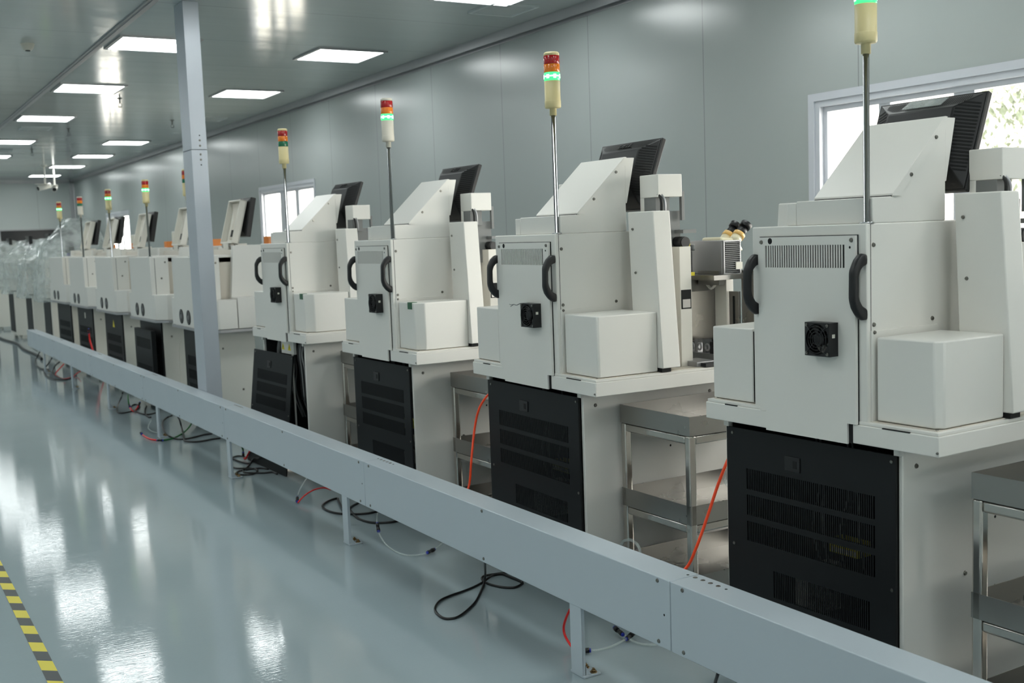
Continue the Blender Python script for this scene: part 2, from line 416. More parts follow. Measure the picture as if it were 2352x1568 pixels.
for x, y0, y1, z0, z1, l in ((XW, 22.8, 23.22, 1.6, 1.80, 'small white electric box on the far window wall'), (XW, 19.55, 19.9, 1.57, 1.80, 'small white electric box on the window wall beside the column')):
    t = thing('electric_box', l, 'electric box', (x, (y0 + y1) / 2, z0)); w = (y1 - y0) / 2  # a plain electric box mounted on the wall
    obj('box_body', MB().box(-.07, -.001, -w, w, 0, z1 - z0, 0, .006), 'white', t)
    obj('box_door', MB().box(-.076, -.07, -w + .02, w - .02, .02, z1 - z0 - .02), 'ivory', t)

# column of square tube behind the rail
c = struct('column', MB().box(2.207, 2.322, 8.10, 8.335, .262, 2.232, 0, .003).box(2.207, 2.322, 8.10, 8.335, 2.235, H, 0, .003), 'column')
cb = MB(); cb.screws([(2.272, 8.10, z) for z in (2.30, 2.262, 2.20, 2.162)], 1, -1, .008, 0)
cb.screws([(2.272, 8.10, z) for z in (2.335, 2.125)], 1, -1, .005, 1, .001); obj('bolt', cb, ['screw', 'slot'], c)

# ------------------------------------------------------------------ cable guard rail
rail = thing('guard_rail', 'long pale grey box rail on posts in front of the machines', 'guard rail', (2.085, 0, 0))
joints = [-2.05, .27, 2.607, 4.945, 7.28, 9.61, 11.94, 14.27, 16.53]
for a, c_ in zip(joints[:-1], joints[1:]):
    e0 = .004 if a > -2 else 0
    b = MB().box(0, .118, a + .0015, c_ - .0015, .252, .475, 0, .003)
    ys = [a + .06, (a + c_) / 2, c_ - .06]
    b.screws([(0, y, z) for y in ys for z in (.268, .462)], 0, -1, .007, 1, .003)
    b.screws([(0, a + .03, .36)], 0, -1, .004, 2, .0006)
    b.screws([(.085, c_ + d, .475) for d in (-.02, -.055, -.09, -.125)], 2, 1, .008, 1, .0015)
    b.screws([(.085, c_ + d, .475) for d in (.015, -.16)], 2, 1, .005, 2, .0006)
    obj('rail_segment', b, ['rail', 'screw', 'slot'], rail)
def post():
    b = MB().box(.0, .004, -.07, .0, .006, .252, 0, .001).box(.004, .014, -.07, -.066, .006, .252).box(.004, .014, -.004, .0, .006, .252)
    b.box(.0, .072, -.078, .008, 0, .008, 0, .002)
    b.prism([(.012, .008), (.035, .008), (.012, .045)], 1, -.07, -.066)
    return b
for y in [-.83, 1.17, 3.172, 5.26, 7.26, 9.22, 11.2, 13.2, 15.2]:
    p = part('rail_post', rail, post, 'rail', loc=(0.003, y, 0))
    for q in ((.052, -.062), (.054, -.012), (.03, -.035)):
        part('bolt', p, lambda: MB().cyl((0, 0, .007), (0, 0, .011), .0125, n=16).cyl((0, 0, .011), (0, 0, .018), .008, n=6).cyl((0, 0, .018), (0, 0, .023), .0045, n=10), 'brass', 'anchor_bolt', loc=(q[0], q[1], 0))

# hazard tape on the floor
tp = MB(); xa, xb, pitch = .507, .556, .1175; y = -3.0; k = 0
while y < 27.5:
    f = tp.bm.faces.new([tp.bm.verts.new(p) for p in ((xa, y + .043, .0012), (xb, y, .0012), (xb, y + pitch, .0012), (xa, y + pitch + .043, .0012))]); f.material_index = k % 2
    y += pitch; k += 1
tag(obj('hazard_tape', tp, ['tape_y', 'tape_k'], None, (0, -3.0 + 5.6 - .0 - math.floor((5.6) / .235) * .235 + .0, 0)), 'yellow and black striped tape strip on the floor', 'floor tape')

# ------------------------------------------------------------------ bonding machines, near row
# local axes: x = depth away from the aisle, y = along the row (left in the photo), z = up
def vent_plate(b, x0, x1, y0, y1, z0, z1, openings, bar_mi=0):
    """plate in the yz plane with slotted openings (ya, yb, za, zb, n)"""
    zs = sorted({z0, z1} | {o[2] for o in openings} | {o[3] for o in openings})
    for za, zb in zip(zs[:-1], zs[1:]):
        row = [o for o in openings if o[2] <= za + 1e-6 and o[3] >= zb - 1e-6]
        y = y0
        for o in sorted(row):
            b.box(x0, x1, y, o[0], za, zb, 0); y = o[1]
            n = o[4]; p = (o[1] - o[0]) / n
            for i in range(1, n): b.box(x0, x0 + .0025, o[0] + i * p - p * .24, o[0] + i * p + p * .24, za, zb, bar_mi)
        b.box(x0, x1, y, y1, za, zb, 0)
def cabinet():
    b = MB(); t = .016
    b.box(.06, 1.0, .175, .175 + t, .075, .905, 0, .003); b.box(.06, 1.0, .945 - t, .945, .075, .905, 0, .003)
    b.box(.985, 1.0, .19, .93, .075, .9); b.box(.06, 1.0, .19, .93, .075, .09); b.box(.06, 1.0, .19, .93, .888, .902, 0)
    b.box(.075, .984, .192, .194, .09, .887, 1); b.box(.075, .984, .926, .928, .09, .887, 1); b.box(.98, .984, .194, .926, .09, .887, 1)  # inner faces coloured near black for the shade inside the closed cabinet
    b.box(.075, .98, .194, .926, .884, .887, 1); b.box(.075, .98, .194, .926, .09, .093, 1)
    b.box(.05, .062, .176, .20, .872, .9); b.box(.05, .062, .92, .944, .872, .9)
    b.screws([(.12, .175, .835), (.72, .175, .835), (.35, .175, .47), (.8, .175, .3)], 1, -1, .008, 2)
    b.screws([(.5, .175, .62), (.5, .175, .40)], 1, -1, .005, 3, .001)
    for x in (.12, .92):
        for y in (.24, .88): b.cyl((x, y, .075), (x, y, .025), .018, n=10, mi=2).cyl((x, y, .025), (x, y, 0), .035, n=14, mi=2)
    return b
PANEL_OPEN = [(.268 - .19, .828 - .19, .671 - .072, .741 - .072, 66), (.268 - .19, .828 - .19, .583 - .072, .652 - .072, 66), (.268 - .19, .828 - .19, .495 - .072, .562 - .072, 66), (.29 - .19, .704 - .19, .326 - .072, .416 - .072, 50)]
def back_panel():
    """origin at the lower right corner, y 0..735, z 0..800"""
    b = MB(); vent_plate(b, 0, .010, 0, .735, 0, .8, PANEL_OPEN)
    b.screws([(0, .014, .782), (0, .705, .782), (0, .014, .4), (0, .705, .4)], 0, -1, .006, 1, .003)
    return b
def socket():
    b = MB(); y0, y1, z0, z1 = .385, .453, .69, .738
    b.box(-.004, .0, y0, y1, z0, z1, 0, .003); b.box(-.0046, -.004, y0 + .012, y0 + .03, z0 + .012, z1 - .012, 1)
    return b
def tray():
    b = MB()
    b.box(0, 1.04, 0, .98, .90, .957, 0, .003); b.box(.004, 1.03, .005, .975, .957, .967, 0, .002)
    b.box(.02, 1.02, .02, .96, .967, .969, 2)
    b.box(-.0012, .004, .311, .326, .90, .9575, 1)
    b.box(-.001, .003, .1, .20, .9555, .9588, 1); b.box(-.001, .003, .82, .88, .9555, .9588, 1)
    b.screws([(.0, .005, .912)], 0, -1, .004, 3); b.screws([(.03, .03, .967), (.03, .95, .967)], 2, 1, .006, 3)
    return b
def body():
    b = MB().box(.006, .62, .26, .74, .957, 1.542, 0, .004)
    b.box(.002, .0065, .2905, .7015, .953, 1.511, 1); b.box(.022, .024, .2595, .2605, 1.0, 1.54, 1)
    b.box(.02, .32, .2545, .26, .968, 1.232, 0, .001)                      # flange plate along the bottom of the side
    b.screws([(.035, .26, 1.48), (.035, .26, 1.25), (.30, .26, 1.25)], 1, -1, .007, 2)
    b.screws([(.032, .2545, 1.228)], 1, -1, .006, 2)
    b.box(.05, .07, .485, .52, 1.5415, 1.5445, 1)
    return b
def door():
    b = MB(); vent_plate(b, -.008, .003, .292, .70, .958, 1.509, [(.333, .667, 1.415, 1.483, 33)])
    b.box(-.008, -.001, .327, .674, .897, .958)
    b.screws([(-.008, .684, 1.494), (-.008, .306, 1.496), (-.008, .735, 1.395), (-.008, .268, 1.395)][:2], 0, -1, .007, 1)
    b.screws([(-.008, .645, 1.497)], 0, -1, .010, 2, .0008); b.screws([(-.008, .312, 1.475)], 0, -1, .004, 2, .0008)
    return b
def handle():
    o = [(0, .19), (-.014, .193), (-.036, .174), (-.052, .145), (-.054, .06), (-.046, .035), (-.030, .014), (-.012, 0), (0, 0), (0, .034), (-.018, .044), (-.030, .062), (-.034, .08), (-.033, .125), (-.026, .142), (-.014, .153), (0, .158)]
    b = MB(); A = [(x, z) for x, z in o]
    # split into convex-friendly strips so the ends cap cleanly
    outer = o[:9]; inner = o[9:]
    n = 9
    def lerp(path, t):
        L = [0]
        for i in range(1, len(path)): L.append(L[-1] + math.dist(path[i], path[i - 1]))
        d = t * L[-1]
        for i in range(1, len(path)):
            if d <= L[i] + 1e-9:
                f = (d - L[i - 1]) / max(1e-9, L[i] - L[i - 1]); return tuple(path[i - 1][k] + (path[i][k] - path[i - 1][k]) * f for k in (0, 1))
        return path[-1]
    inn = inner[::-1]
    N = 24; rows = []
    for k in range(N + 1):
        p, q = lerp(outer, k / N), lerp(inn, k / N)
        w = .014
        cx, cz = (p[0] + q[0]) / 2, (p[1] + q[1]) / 2; dx, dz = (p[0] - q[0]) / 2, (p[1] - q[1]) / 2
        ring = []
        for j in range(12):
            a = 2 * PI * j / 12; ca, sa = math.cos(a), math.sin(a)
            ca = math.copysign(abs(ca) ** .55, ca); sa = math.copysign(abs(sa) ** .55, sa)
            ring.append(b.bm.verts.new((cx + dx * ca, w * sa, cz + dz * ca)))
        rows.append(ring)
    for k in range(N):
        for j in range(12):
            f = b.bm.faces.new([rows[k][j], rows[k][(j + 1) % 12], rows[k + 1][(j + 1) % 12], rows[k + 1][j]]); f.smooth = True
    b.bm.faces.new(rows[0][::-1]); b.bm.faces.new(rows[-1])
    bmesh.ops.recalc_face_normals(b.bm, faces=b.bm.faces[:])
    return b
def fan_frame():
    b = MB(); n = 40; R, S = .046, .05
    for x, flip in ((-.038, 0), (0, 1)):
        pass
    def sq(t):
        c, s_ = math.cos(t), math.sin(t); m = max(abs(c), abs(s_)); return c / m * S, s_ / m * S
    ri = []
    for x in (-.038, -.030, -.008, 0):
        wide = x in (-.038, 0) or True
        ri.append([[b.bm.verts.new((x, R * math.cos(2 * PI * i / n), R * math.sin(2 * PI * i / n))), b.bm.verts.new((x, *sq(2 * PI * i / n)))] for i in range(n)])
    F = ri[0]; K = ri[3]
    for i in range(n):
        j = (i + 1) % n
        b.bm.faces.new([F[i][0], F[i][1], F[j][1], F[j][0]]); b.bm.faces.new([K[i][0], K[j][0], K[j][1], K[i][1]])
        b.bm.faces.new([F[i][0], F[j][0], K[j][0], K[i][0]]); b.bm.faces.new([F[i][1], K[i][1], K[j][1], F[j][1]])
    for r in (1, 2):
        for i in range(n):
            for v in ri[r][i]: b.bm.verts.remove(v)
    for sy in (-1, 1):
        for sz in (-1, 1): b.cyl((-.0385, sy * .042, sz * .042), (-.041, sy * .042, sz * .042), .005, n=10, mi=1)
    b.box(-.026, -.014, -.0505, -.0495, .005, .016, 2)
    return b
def fan_rotor():
    b = MB().cyl((-.033, 0, 0), (-.006, 0, 0), .019, n=20)
    for k in range(7):
        a = 2 * PI * k / 7; c_, s_ = math.cos(a), math.sin(a); c2, s2 = math.cos(a + .5), math.sin(a + .5)
        for (x, u, v) in ((-.031, (c_, s_), (c2, s2)),):
            b.hexa([(-.031, .017 * c_, .017 * s_), (-.029, .017 * c_, .017 * s_), (-.029, .043 * c_, .043 * s_), (-.031, .043 * c_, .043 * s_),
                    (-.012, .017 * c2, .017 * s2), (-.010, .017 * c2, .017 * s2), (-.010, .043 * c2, .043 * s2), (-.012, .043 * c2, .043 * s2)])
    return b
def fan_grille():
    b = MB()
    for r in (.014, .023, .032, .041):
        b.tube([(-.043, r * math.cos(2 * PI * i / 20), r * math.sin(2 * PI * i / 20)) for i in range(20)], .0011, 6, 0, True, 0)
    for k in range(4):
        a = PI / 4 + PI / 2 * k; b.cyl((-.043, .012 * math.cos(a), .012 * math.sin(a)), (-.041, .058 * math.cos(a), .058 * math.sin(a)), .0012, n=6)
    return b
def box_right(ch=.02):
    return MB().prism([(.03 + ch, .02), (.32, .02), (.32, .245), (.03, .245), (.03, .02 + ch)], 2, .971, 1.214, 0, .005)
def box_left():
    b = MB().prism([(.02, .762), (.32, .762), (.32, .96), (.02, .96)], 2, .971, 1.214, 0, .005)
    b.box(.024, .31, .7595, .7625, .974, 1.205, 1); return b  # black sheet stands in for the shade in the gap beside the body
def hood():
    b = MB().prism([(.035, 1.542), (.035, 1.616), (.125, 1.618), (.365, 1.842), (.365, 1.542)], 1, .262, .57, 0, .003)
    b.box(.035, .365, .571, .612, 1.542, 1.612, 0, .003)
    return b
def hood_cover():
    b = MB().prism([(.118, 1.619), (.118, 1.626), (.36, 1.853), (.372, 1.852), (.365, 1.842), (.127, 1.619)], 1, .258, .573, 0, .0015)
    b.prism([(.118, 1.619), (.36, 1.848), (.365, 1.82), (.15, 1.619)], 1, .2575, .2605, 0)
    b.box(.1165, .1185, .262, .57, 1.617, 1.6205, 1)
    b.screws([(.315, .2575, 1.79), (.2, .2575, 1.68)], 1, -1, .0065, 2)
    return b
def mount_wedge(): return MB().prism([(.365, 1.66), (.365, 1.85), (.415, 1.85), (.372, 1.66)], 1, .264, .56, 0, .002)
def monitor_case():
    """screen plane is x=0 facing +x, origin at the middle, back toward -x"""
    b = MB(); w, h = .215, .162
    b.box(-.022, 0, -w, w, -h, h, 0, .004)
    A = [(-.022, -w + .004, -h + .004), (-.022, w - .004, -h + .004), (-.022, w - .004, h - .004), (-.022, -w + .004, h - .004)]
    B = [(-.066, -w + .085, -h + .10), (-.066, w - .085, -h + .10), (-.066, w - .085, h - .062), (-.066, -w + .085, h - .062)]
    b.hexa([A[0], A[1], A[2], A[3], B[0], B[1], B[2], B[3]], 0, .004)
    bmesh.ops.recalc_face_normals(b.bm, faces=b.bm.faces[:])
    def pt(side, u, t, off=.0012):            # point on a sloped side: t=0 outer edge, t=1 inner edge
        if side in 'rl':
            s_ = -1 if side == 'r' else 1
            y = s_ * (w - .004 - .081 * t); x = -.022 - .044 * t; return Vector((x - off * .88, y + s_ * off * .47, u))
        z = h - .004 - .058 * t; x = -.022 - .044 * t; return Vector((x - off * .8, u, z + off * .6))
    for side in 'rl':
        for k in range(20):
            z = -h + .06 + .0115 * k
            lo = max(0, (-h + .10 - z) / .1); 
            t0, t1 = .1, .93
            if z < -h + .10: t1 = .93 * max(.25, (z + h) / .10)
            if z > h - .062: t1 = .93 * max(.2, (h - z) / .062)
            a0, a1 = pt(side, z, t0), pt(side, z, t1); c0, c1 = pt(side, z + .0055, t0), pt(side, z + .0055, t1)
            f = b.bm.faces.new([b.bm.verts.new(p) for p in (a0, a1, c1, c0)]); f.material_index = 1
    for k in range(44):
        u = -w + .05 + .0078 * k
        if u > w - .05: break
        t1 = .8; lim = min(u + w, w - u)
        if lim < .085: t1 = .8 * lim / .085
        q = [pt('t', u, .1), pt('t', u + .0035, .1), pt('t', u + .0035 - .012 * t1, t1), pt('t', u - .012 * t1, t1)]
        f = b.bm.faces.new([b.bm.verts.new(p) for p in q]); f.material_index = 1
    return b
def logo_mesh():
    cu = bpy.data.curves.new('logo', 'FONT'); cu.body = 'DELL'; cu.size = .042; cu.extrude = .0015; cu.align_x = 'CENTER'; cu.align_y = 'CENTER'
    o = bpy.data.objects.new('logo', cu); COL.objects.link(o)
    me = bpy.data.meshes.new_from_object(o.evaluated_get(bpy.context.evaluated_depsgraph_get())); bpy.data.objects.remove(o)
    # lay it on the sloped upper back: text right = -y, up = along slope
    n = Vector((-.8, 0, .6)); up = Vector((.6, 0, .8)); rt = Vector((0, -1, 0)); c0 = Vector((-.0435, 0, .132)) + n * .0016
    me.transform(Matrix(((rt.x, up.x, n.x, c0.x), (rt.y, up.y, n.y, c0.y), (rt.z, up.z, n.z, c0.z), (0, 0, 0, 1))))
    me.materials.append(M['black']); return me
def pillar(mir=False):
    f = (lambda y: .98 - y) if mir else (lambda y: y)
    v = [(.32, f(-.012), .985), (.41, f(-.012), .985), (.41, f(.168), .985), (.32, f(.168), .985), (.325, f(.036), 1.62), (.41, f(.036), 1.62), (.41, f(.2), 1.62), (.325, f(.2), 1.62)]
    b = MB().hexa(v, 0, .004)
    bmesh.ops.recalc_face_normals(b.bm, faces=b.bm.faces[:])
    b.screws([(.3228, f(.166), 1.55), (.3222, f(.152), 1.37)], 0, -1, .006, 1)
    b.box(.325, .37, min(f(.0), f(.15)), max(f(.0), f(.15)), .969, .985, 2)
    return b
def head(mir=False):
    f = (lambda y: .98 - y) if mir else (lambda y: y)
    b = MB()
    def bx(x0, x1, y0, y1, z0, z1, mi=0, r=.003): b.box(x0, x1, min(f(y0), f(y1)), max(f(y0), f(y1)), z0, z1, mi, r)
    bx(.425, .55, .125, .245, 1.678, 1.772); bx(.425, .435, .22, .245, 1.60, 1.68)
    bx(.427, .50, .145, .22, 1.60, 1.678, 1, .001); bx(.55, .565, .13, .145, 1.58, 1.70, 1, .001); bx(.43, .56, .155, .225, 1.40, 1.62, 1, 0)
    b.tube([(.43, f(.133), 1.69), (.435, f(.12), 1.67), (.44, f(.123), 1.63), (.44, f(.13), 1.57)], .006, 8, 2).tube([(.445, f(.13), 1.69), (.45, f(.115), 1.66), (.455, f(.12), 1.60)], .005, 8, 3)
    return b
def work_frame():
    b = MB()
    b.box(.50, .56, .09, .185, .968, 1.47, 0, .002)                       # pale upright behind the pillar
    b.box(.504, .556, .0885, .0905, 1.21, 1.29, 3); b.box(.51, .55, .087, .0885, 1.215, 1.25, 1)
    b.box(.755, .765, .175, .42, 1.04, 1.34, 1); b.box(.76, .80, .105, .177, .98, 1.32, 0, .002)
    b.box(.77, .78, .04, .10, .98, 1.27, 1, .001); b.box(.79, .80, -.06, .045, .98, 1.36, 1, .001)
    b.box(.768, .771, .065, .075, 1.0, 1.25, 3)
    b.box(.62, .78, .02, .40, 1.325, 1.345, 1); b.box(.69, .72, .07, .20, 1.30, 1.36, 1); b.box(.60, .76, .21, .40, 1.27, 1.33, 1)
    b.tube([(.7, .18, 1.33), (.7, .13, 1.285), (.7, .08, 1.33)], .006, 8, 0)
    return b
def work_clips():
    b = MB(); rnd = random.Random(5)
    b.box(.70, .78, .12, .44, .968, 1.0, 1); b.box(.69, .74, .36, .42, .968, 1.055, 2)
    for k in range(6):
        y = .14 + .05 * k; b.box(.70 + rnd.random() * .02, .75, y, y + .02, .99, 1.03 + rnd.random() * .03, k % 3)
        b.tube([(.69, y + .01 + .012 * math.cos(a * .8), 1.03 + .014 * math.sin(a * .8)) for a in range(8)], .004, 6, 2, True, 2)
    b.box(.53, .63, .03, .15, .969, .99, 2, .002); b.box(.55, .62, -.0, .05, .969, .985, 0, .001); b.cyl((.56, .17, .97), (.56, .17, 1.05), .012, n=10, mi=3)
    b.tube([(.60, .05, .985), (.66, .04, .98), (.75, .1, .975), (.9, .1, .975)], .003, 6, 0)
    return b
def motor():
    b = MB().box(.52, .59, .115, .16, 1.36, 1.45, 0, .004).cyl((.535, .1, 1.49), (.535, .15, 1.49), .022, n=18, mi=0)
    b.box(.53, .60, .10, .16, 1.525, 1.54, 1); b.box(.53, .60, .115, .165, 1.345, 1.36, 2); b.cyl((.545, .104, 1.48), (.545, .108, 1.48), .024, n=18, mi=2).cyl((.54, .097, 1.487), (.54, .104, 1.487), .023, n=18, mi=0)
    b.cyl((.60, .13, 1.45), (.60, .13, 1.475), .012, n=12, mi=1)
    return b
def amplifier():
    b = MB().box(.70, .795, .062, .33, 1.346, 1.488, 0, .002)
    b.box(.712, .79, .056, .062, 1.352, 1.482, 1)
    for k in range(16): b.box(.71, .79, .050, .057, 1.354 + .0082 * k, 1.3575 + .0082 * k, 2)
    for x in (.702, .790): b.box(x, x + .005, .050, .062, 1.346, 1.488, 0)
    b.box(.70, .795, .050, .062, 1.346, 1.350, 0); b.box(.70, .795, .050, .062, 1.484, 1.488, 0)
    b.box(.765, .80, .047, .0505, 1.365, 1.395, 3)
    return b
def scope_body():
    b = MB().hexa([(.80, .06, 1.46), (.93, .06, 1.46), (.93, .20, 1.46), (.80, .20, 1.46), (.80, .07, 1.525), (.90, .07, 1.515), (.90, .19, 1.515), (.80, .19, 1.525)], 0, .012, 3)
    bmesh.ops.recalc_face_normals(b.bm, faces=b.bm.faces[:])
    b.box(.82, .90, .09, .17, 1.36, 1.47, 0, .01)
    for y in (.085, .15): b.cyl((.885, y, 1.495), (.915, y, 1.525), .024, .024, 20, 0).cyl((.912, y, 1.522), (.926, y, 1.536), .027, .026, 20, 1)
    return b
def eyepiece():
    b = MB().cyl((0, 0, 0), (.028, 0, .028), .021, .019, 20).cyl((.028, 0, .028), (.045, 0, .045), .024, .026, 20).cyl((.045, 0, .045), (.0465, 0, .0465), .019, .018, 20, 1)
    return b
def tower_pole(z1): return MB().lathe([(.022, 1.542), (.022, 1.546), (.0095, 1.547), (.0095, z1)], 18)
def tower_base():
    return MB().lathe([(.014, 2.02), (.014, 2.048), (.030, 2.05), (.0325, 2.054), (.0325, 2.078), (.0315, 2.08), (.0315, 2.157)], 28)
def tower_cap(): return MB().lathe([(.031, 2.257), (.031, 2.266), (.027, 2.271)], 28)
def ring_vents():
    b = MB()
    for k in range(20):
        a = 2 * PI * k / 20; b.box(-.0003 + .0325, .0331, -.002, .002, 2.058, 2.074)
    return b
def lens(z0, z1, lit=False):
    b = MB().lathe([(.0312, z0), (.032, z0 + .002), (.032, z1 - .002), (.0312, z1)], 28)
    if lit:
        for k in range(7):
            a = 2 * PI * k / 7
            b.add(MB().box(.0315, .0328, -.006, .006, z0 + .008, z1 - .008, 1), Matrix.Rotation(a, 4, 'Z'))
        b.add(MB().lathe([(.0322, z0 + .014), (.0324, z0 + .017), (.0322, z0 + .02)], 28, 1))
    return b
def tower(root, x, y, dz, base_mat, lit, sc=1.0):
    t = part('signal_tower', root, lambda: tower_pole(2.03), 'chrome', 'tower_pole', loc=(x, y, dz)); t['label'] = 'signal light tower with red, amber and green lenses'
    part('tower_base', t, tower_base, base_mat, 'tower_base_' + base_mat)
    part('tower_cap', t, tower_cap, base_mat, 'tower_cap_' + base_mat)
    part('red_lens', t, lambda: lens(2.224, 2.257), 'red'); part('amber_lens', t, lambda: lens(2.191, 2.223), 'amber')
    part('green_lens', t, lambda: lens(2.158, 2.190, lit), ['green_on', 'green_glow'] if lit else 'green', 'green_lens_%s' % lit)
    return t
def wiring(seed):
    rnd = random.Random(seed); b = MB()
    for k in range(9):
        y = .3 + .55 * rnd.random(); x = .12 + .05 * rnd.random()
        b.tube([(x, y, .88), (x + .02, y + .03 * rnd.uniform(-1, 1), .7), (x, y + .05 * rnd.uniform(-1, 1), .55), (x + .05, y + .04 * rnd.uniform(-1, 1), .35)], .004, 6, k % 2)
    return b
def terminal():
    b = MB().box(.14, .2, .42, .54, .50, .545, 0)
    for k in range(7): b.box(.135, .14, .425 + .016 * k, .435 + .016 * k, .505, .52, 1)
    return b
def power_supply(): return MB().box(.12, .28, .62, .68, .26, .42, 0, .003)

def bonder(label, B, rz, sy, base_mat, lit, opts):
    r = thing('wire_bonder', label, 'machine', (B[0], B[1], 0), rz, 'white bonding machines in the near row'); r.scale = (1, sy, 1)
    part('cabinet', r, cabinet, ['white', 'dark', 'screw', 'slot'])
    part('wiring', r, lambda: wiring(4), ['grey', 'rubber']); 
    if not opts.get('open'): part('terminal_board', r, terminal, ['yellow', 'label']); part('power_supply', r, power_supply, 'label')
    if not opts.get('open'):
        p = part('vent_panel', r, back_panel, ['panel', 'screw'], loc=(.045, .19, .072)); p['label'] = 'black slotted panel'
        part('power_socket', p, socket, ['black', 'slot'])
    part('tray', r, tray, ['white', 'slot', 'beige', 'screw'])
    part('body', r, body, ['white', 'slot', 'screw'])
    part('door', r, door, ['white', 'screw', 'slot'])
    for y in (.268, .716):
        h = part('handle', r, handle, 'black', loc=(.002, y, 1.265)); h['label'] = 'black grab handle'
    f = part('cooling_fan', r, fan_frame, ['black', 'screw', 'label'], loc=(-.008, .41, 1.205)); f['label'] = 'black square cooling fan'
    part('fan_rotor', f, fan_rotor, 'black'); part('fan_grille', f, fan_grille, 'black')
    if opts.get('fan_wire'):
        part('fan_wire', f, lambda: MB().tube([(-.02, .02, .05), (-.045, .035, .05), (-.05, .06, .042), (-.045, .09, .044)], .0018, 6).tube([(-.045, .09, .044), (-.05, .105, .042), (-.05, .118, .044)], .0015, 6).tube([(-.045, .09, .044), (-.05, .10, .038), (-.05, .11, .034)], .0015, 6), 'grey')
    bk = 'box_right_%s' % opts.get('ch', .02)
    part('cover_box', r, lambda: box_right(opts.get('ch', .02)), 'white', bk); part('cover_box', r, box_left, ['white', 'slot'], 'box_left')
    if opts.get('tape'):
        part('green_tape', r, lambda: MB().box(.0275, .031, .085, .135, 1.18, 1.216, 0, .001).box(.03, .06, .085, .135, 1.2135, 1.216), 'gtape')['label'] = 'scrap of green tape'
    part('console_hood', r, hood, 'white'); part('hood_cover', r, hood_cover, ['white', 'slot', 'screw']); part('mount_wedge', r, mount_wedge, 'white')
    m = part('monitor', r, monitor_case, ['black', 'slot'], loc=(.512, .456, 1.775), rot=(0, .36, 0)); m['label'] = 'black monitor seen from behind'
    part('screen', m, lambda: MB().box(0, .0012, -.19, .19, -.14, .145), 'screen')
    if opts.get('film'):
        part('film_patch', m, lambda: MB().hexa([(-.0305, -.075, .1518), (-.0325, -.075, .1533), (-.0325, .08, .1533), (-.0305, .08, .1518), (-.062, -.075, .113), (-.064, -.075, .1145), (-.064, .08, .1145), (-.062, .08, .113)]), 'wrap')['label'] = 'clear film patch stuck on the back'
    else:
        if 'logo' not in CACHE: CACHE['logo'] = logo_mesh()
        link('maker_logo', CACHE['logo'], m)
    part('tower_cover', r, lambda: pillar(), ['white', 'screw', 'slot'], 'pillar_r'); part('tower_cover', r, lambda: pillar(True), ['white', 'screw', 'slot'], 'pillar_l')
    part('lift_head', r, lambda: head(), ['white', 'grey', 'rubber', 'alu'], 'head_r', loc=(.03, 0, -.02) if opts.get('film') else (0, 0, 0))
    if opts.get('lh'): part('lift_head', r, lambda: head(True), ['white', 'grey', 'rubber', 'alu'], 'head_l')
    part('work_frame', r, work_frame, ['white2', 'steel', 'grey', 'slot']); part('clamp_rail', r, work_clips, ['black', 'grey', 'alu', 'ivory'])
    part('motor', r, motor, ['black', 'grey', 'yellow']); part('amplifier', r, amplifier, ['alu', 'dark', 'grey', 'label'])
    s = part('microscope', r, scope_body, ['scope', 'gold'], loc=(-.02, .09, -.022))
    for y in (.085, .15): part('eyepiece', s, eyepiece, ['black', 'lens'], loc=(.922, y, 1.532))
    tower(r, .03, .28, 0, base_mat, lit)
    return r

m1 = bonder('white bonding machine nearest the camera, in front of the large window', (2.510, 1.963), .0304, .941, 'cream', True, {'film': 1})
m2 = bonder('second white bonding machine from the right, with a loose wire on its fan', (2.477, 3.528), -.027, 1.061, 'cream', True, {'ch': .006, 'fan_wire': 1, 'lh': 1})
m3 = bonder('third white bonding machine from the right, green tape scrap, lit green lens', (2.455, 5.07), .0104, .98, 'ivory', True, {'ch': .04, 'tape': 1, 'lh': 1})
m4 = bonder('white bonding machine with its lower cabinet open and a black panel leaning on it', (2.459, 6.66), .0354, .98, 'cream', False, {'ch': .05, 'tape': 1, 'open': 1})
def m4_inside():
    b = MB()
    b.box(.07, .09, .40, .62, .80, .905, 0); b.box(.07, .075, .42, .44, .09, .9, 0)
    return b
obj('inner_plate', m4_inside(), 'white', m4)
rnd4 = random.Random(2)
for y0 in (.28, .30, .32, .34, .36, .655, .67, .69, .71, .73):
    b = MB().tube([(.08 + .02 * rnd4.random(), y0, .884), (.085, y0 + .01 * rnd4.uniform(-1, 1), .8), (.09, y0 - .02 + .03 * rnd4.random(), .7), (.1, y0, .5)], .007, 7)
    obj('inner_cable', b, 'rubber' if rnd4.random() > .2 else 'grey', m4)
for y in (.585, .47):
    b = MB().prism([(y - .025, .825), (y + .025, .825), (y, .868)], 0, .067, .0695, 0); b.prism([(y - .004, .832), (y + .006, .846), (y - .001, .848), (y + .003, .858), (y - .007, .843), (y, .842)], 0, .0664, .067, 1)
    obj('warning_label', b, ['yellow', 'slot'], m4)
lp = thing('loose_panel', 'black slotted panel leaning against the open cabinet', 'panel', (2.393, 6.995, .004), .03); lp.rotation_euler = (0, math.atan2(.095, .8), .03)
obj('panel_plate', back_panel(), ['panel', 'screw'], lp); obj('power_socket', socket(), ['black', 'slot'], lp)

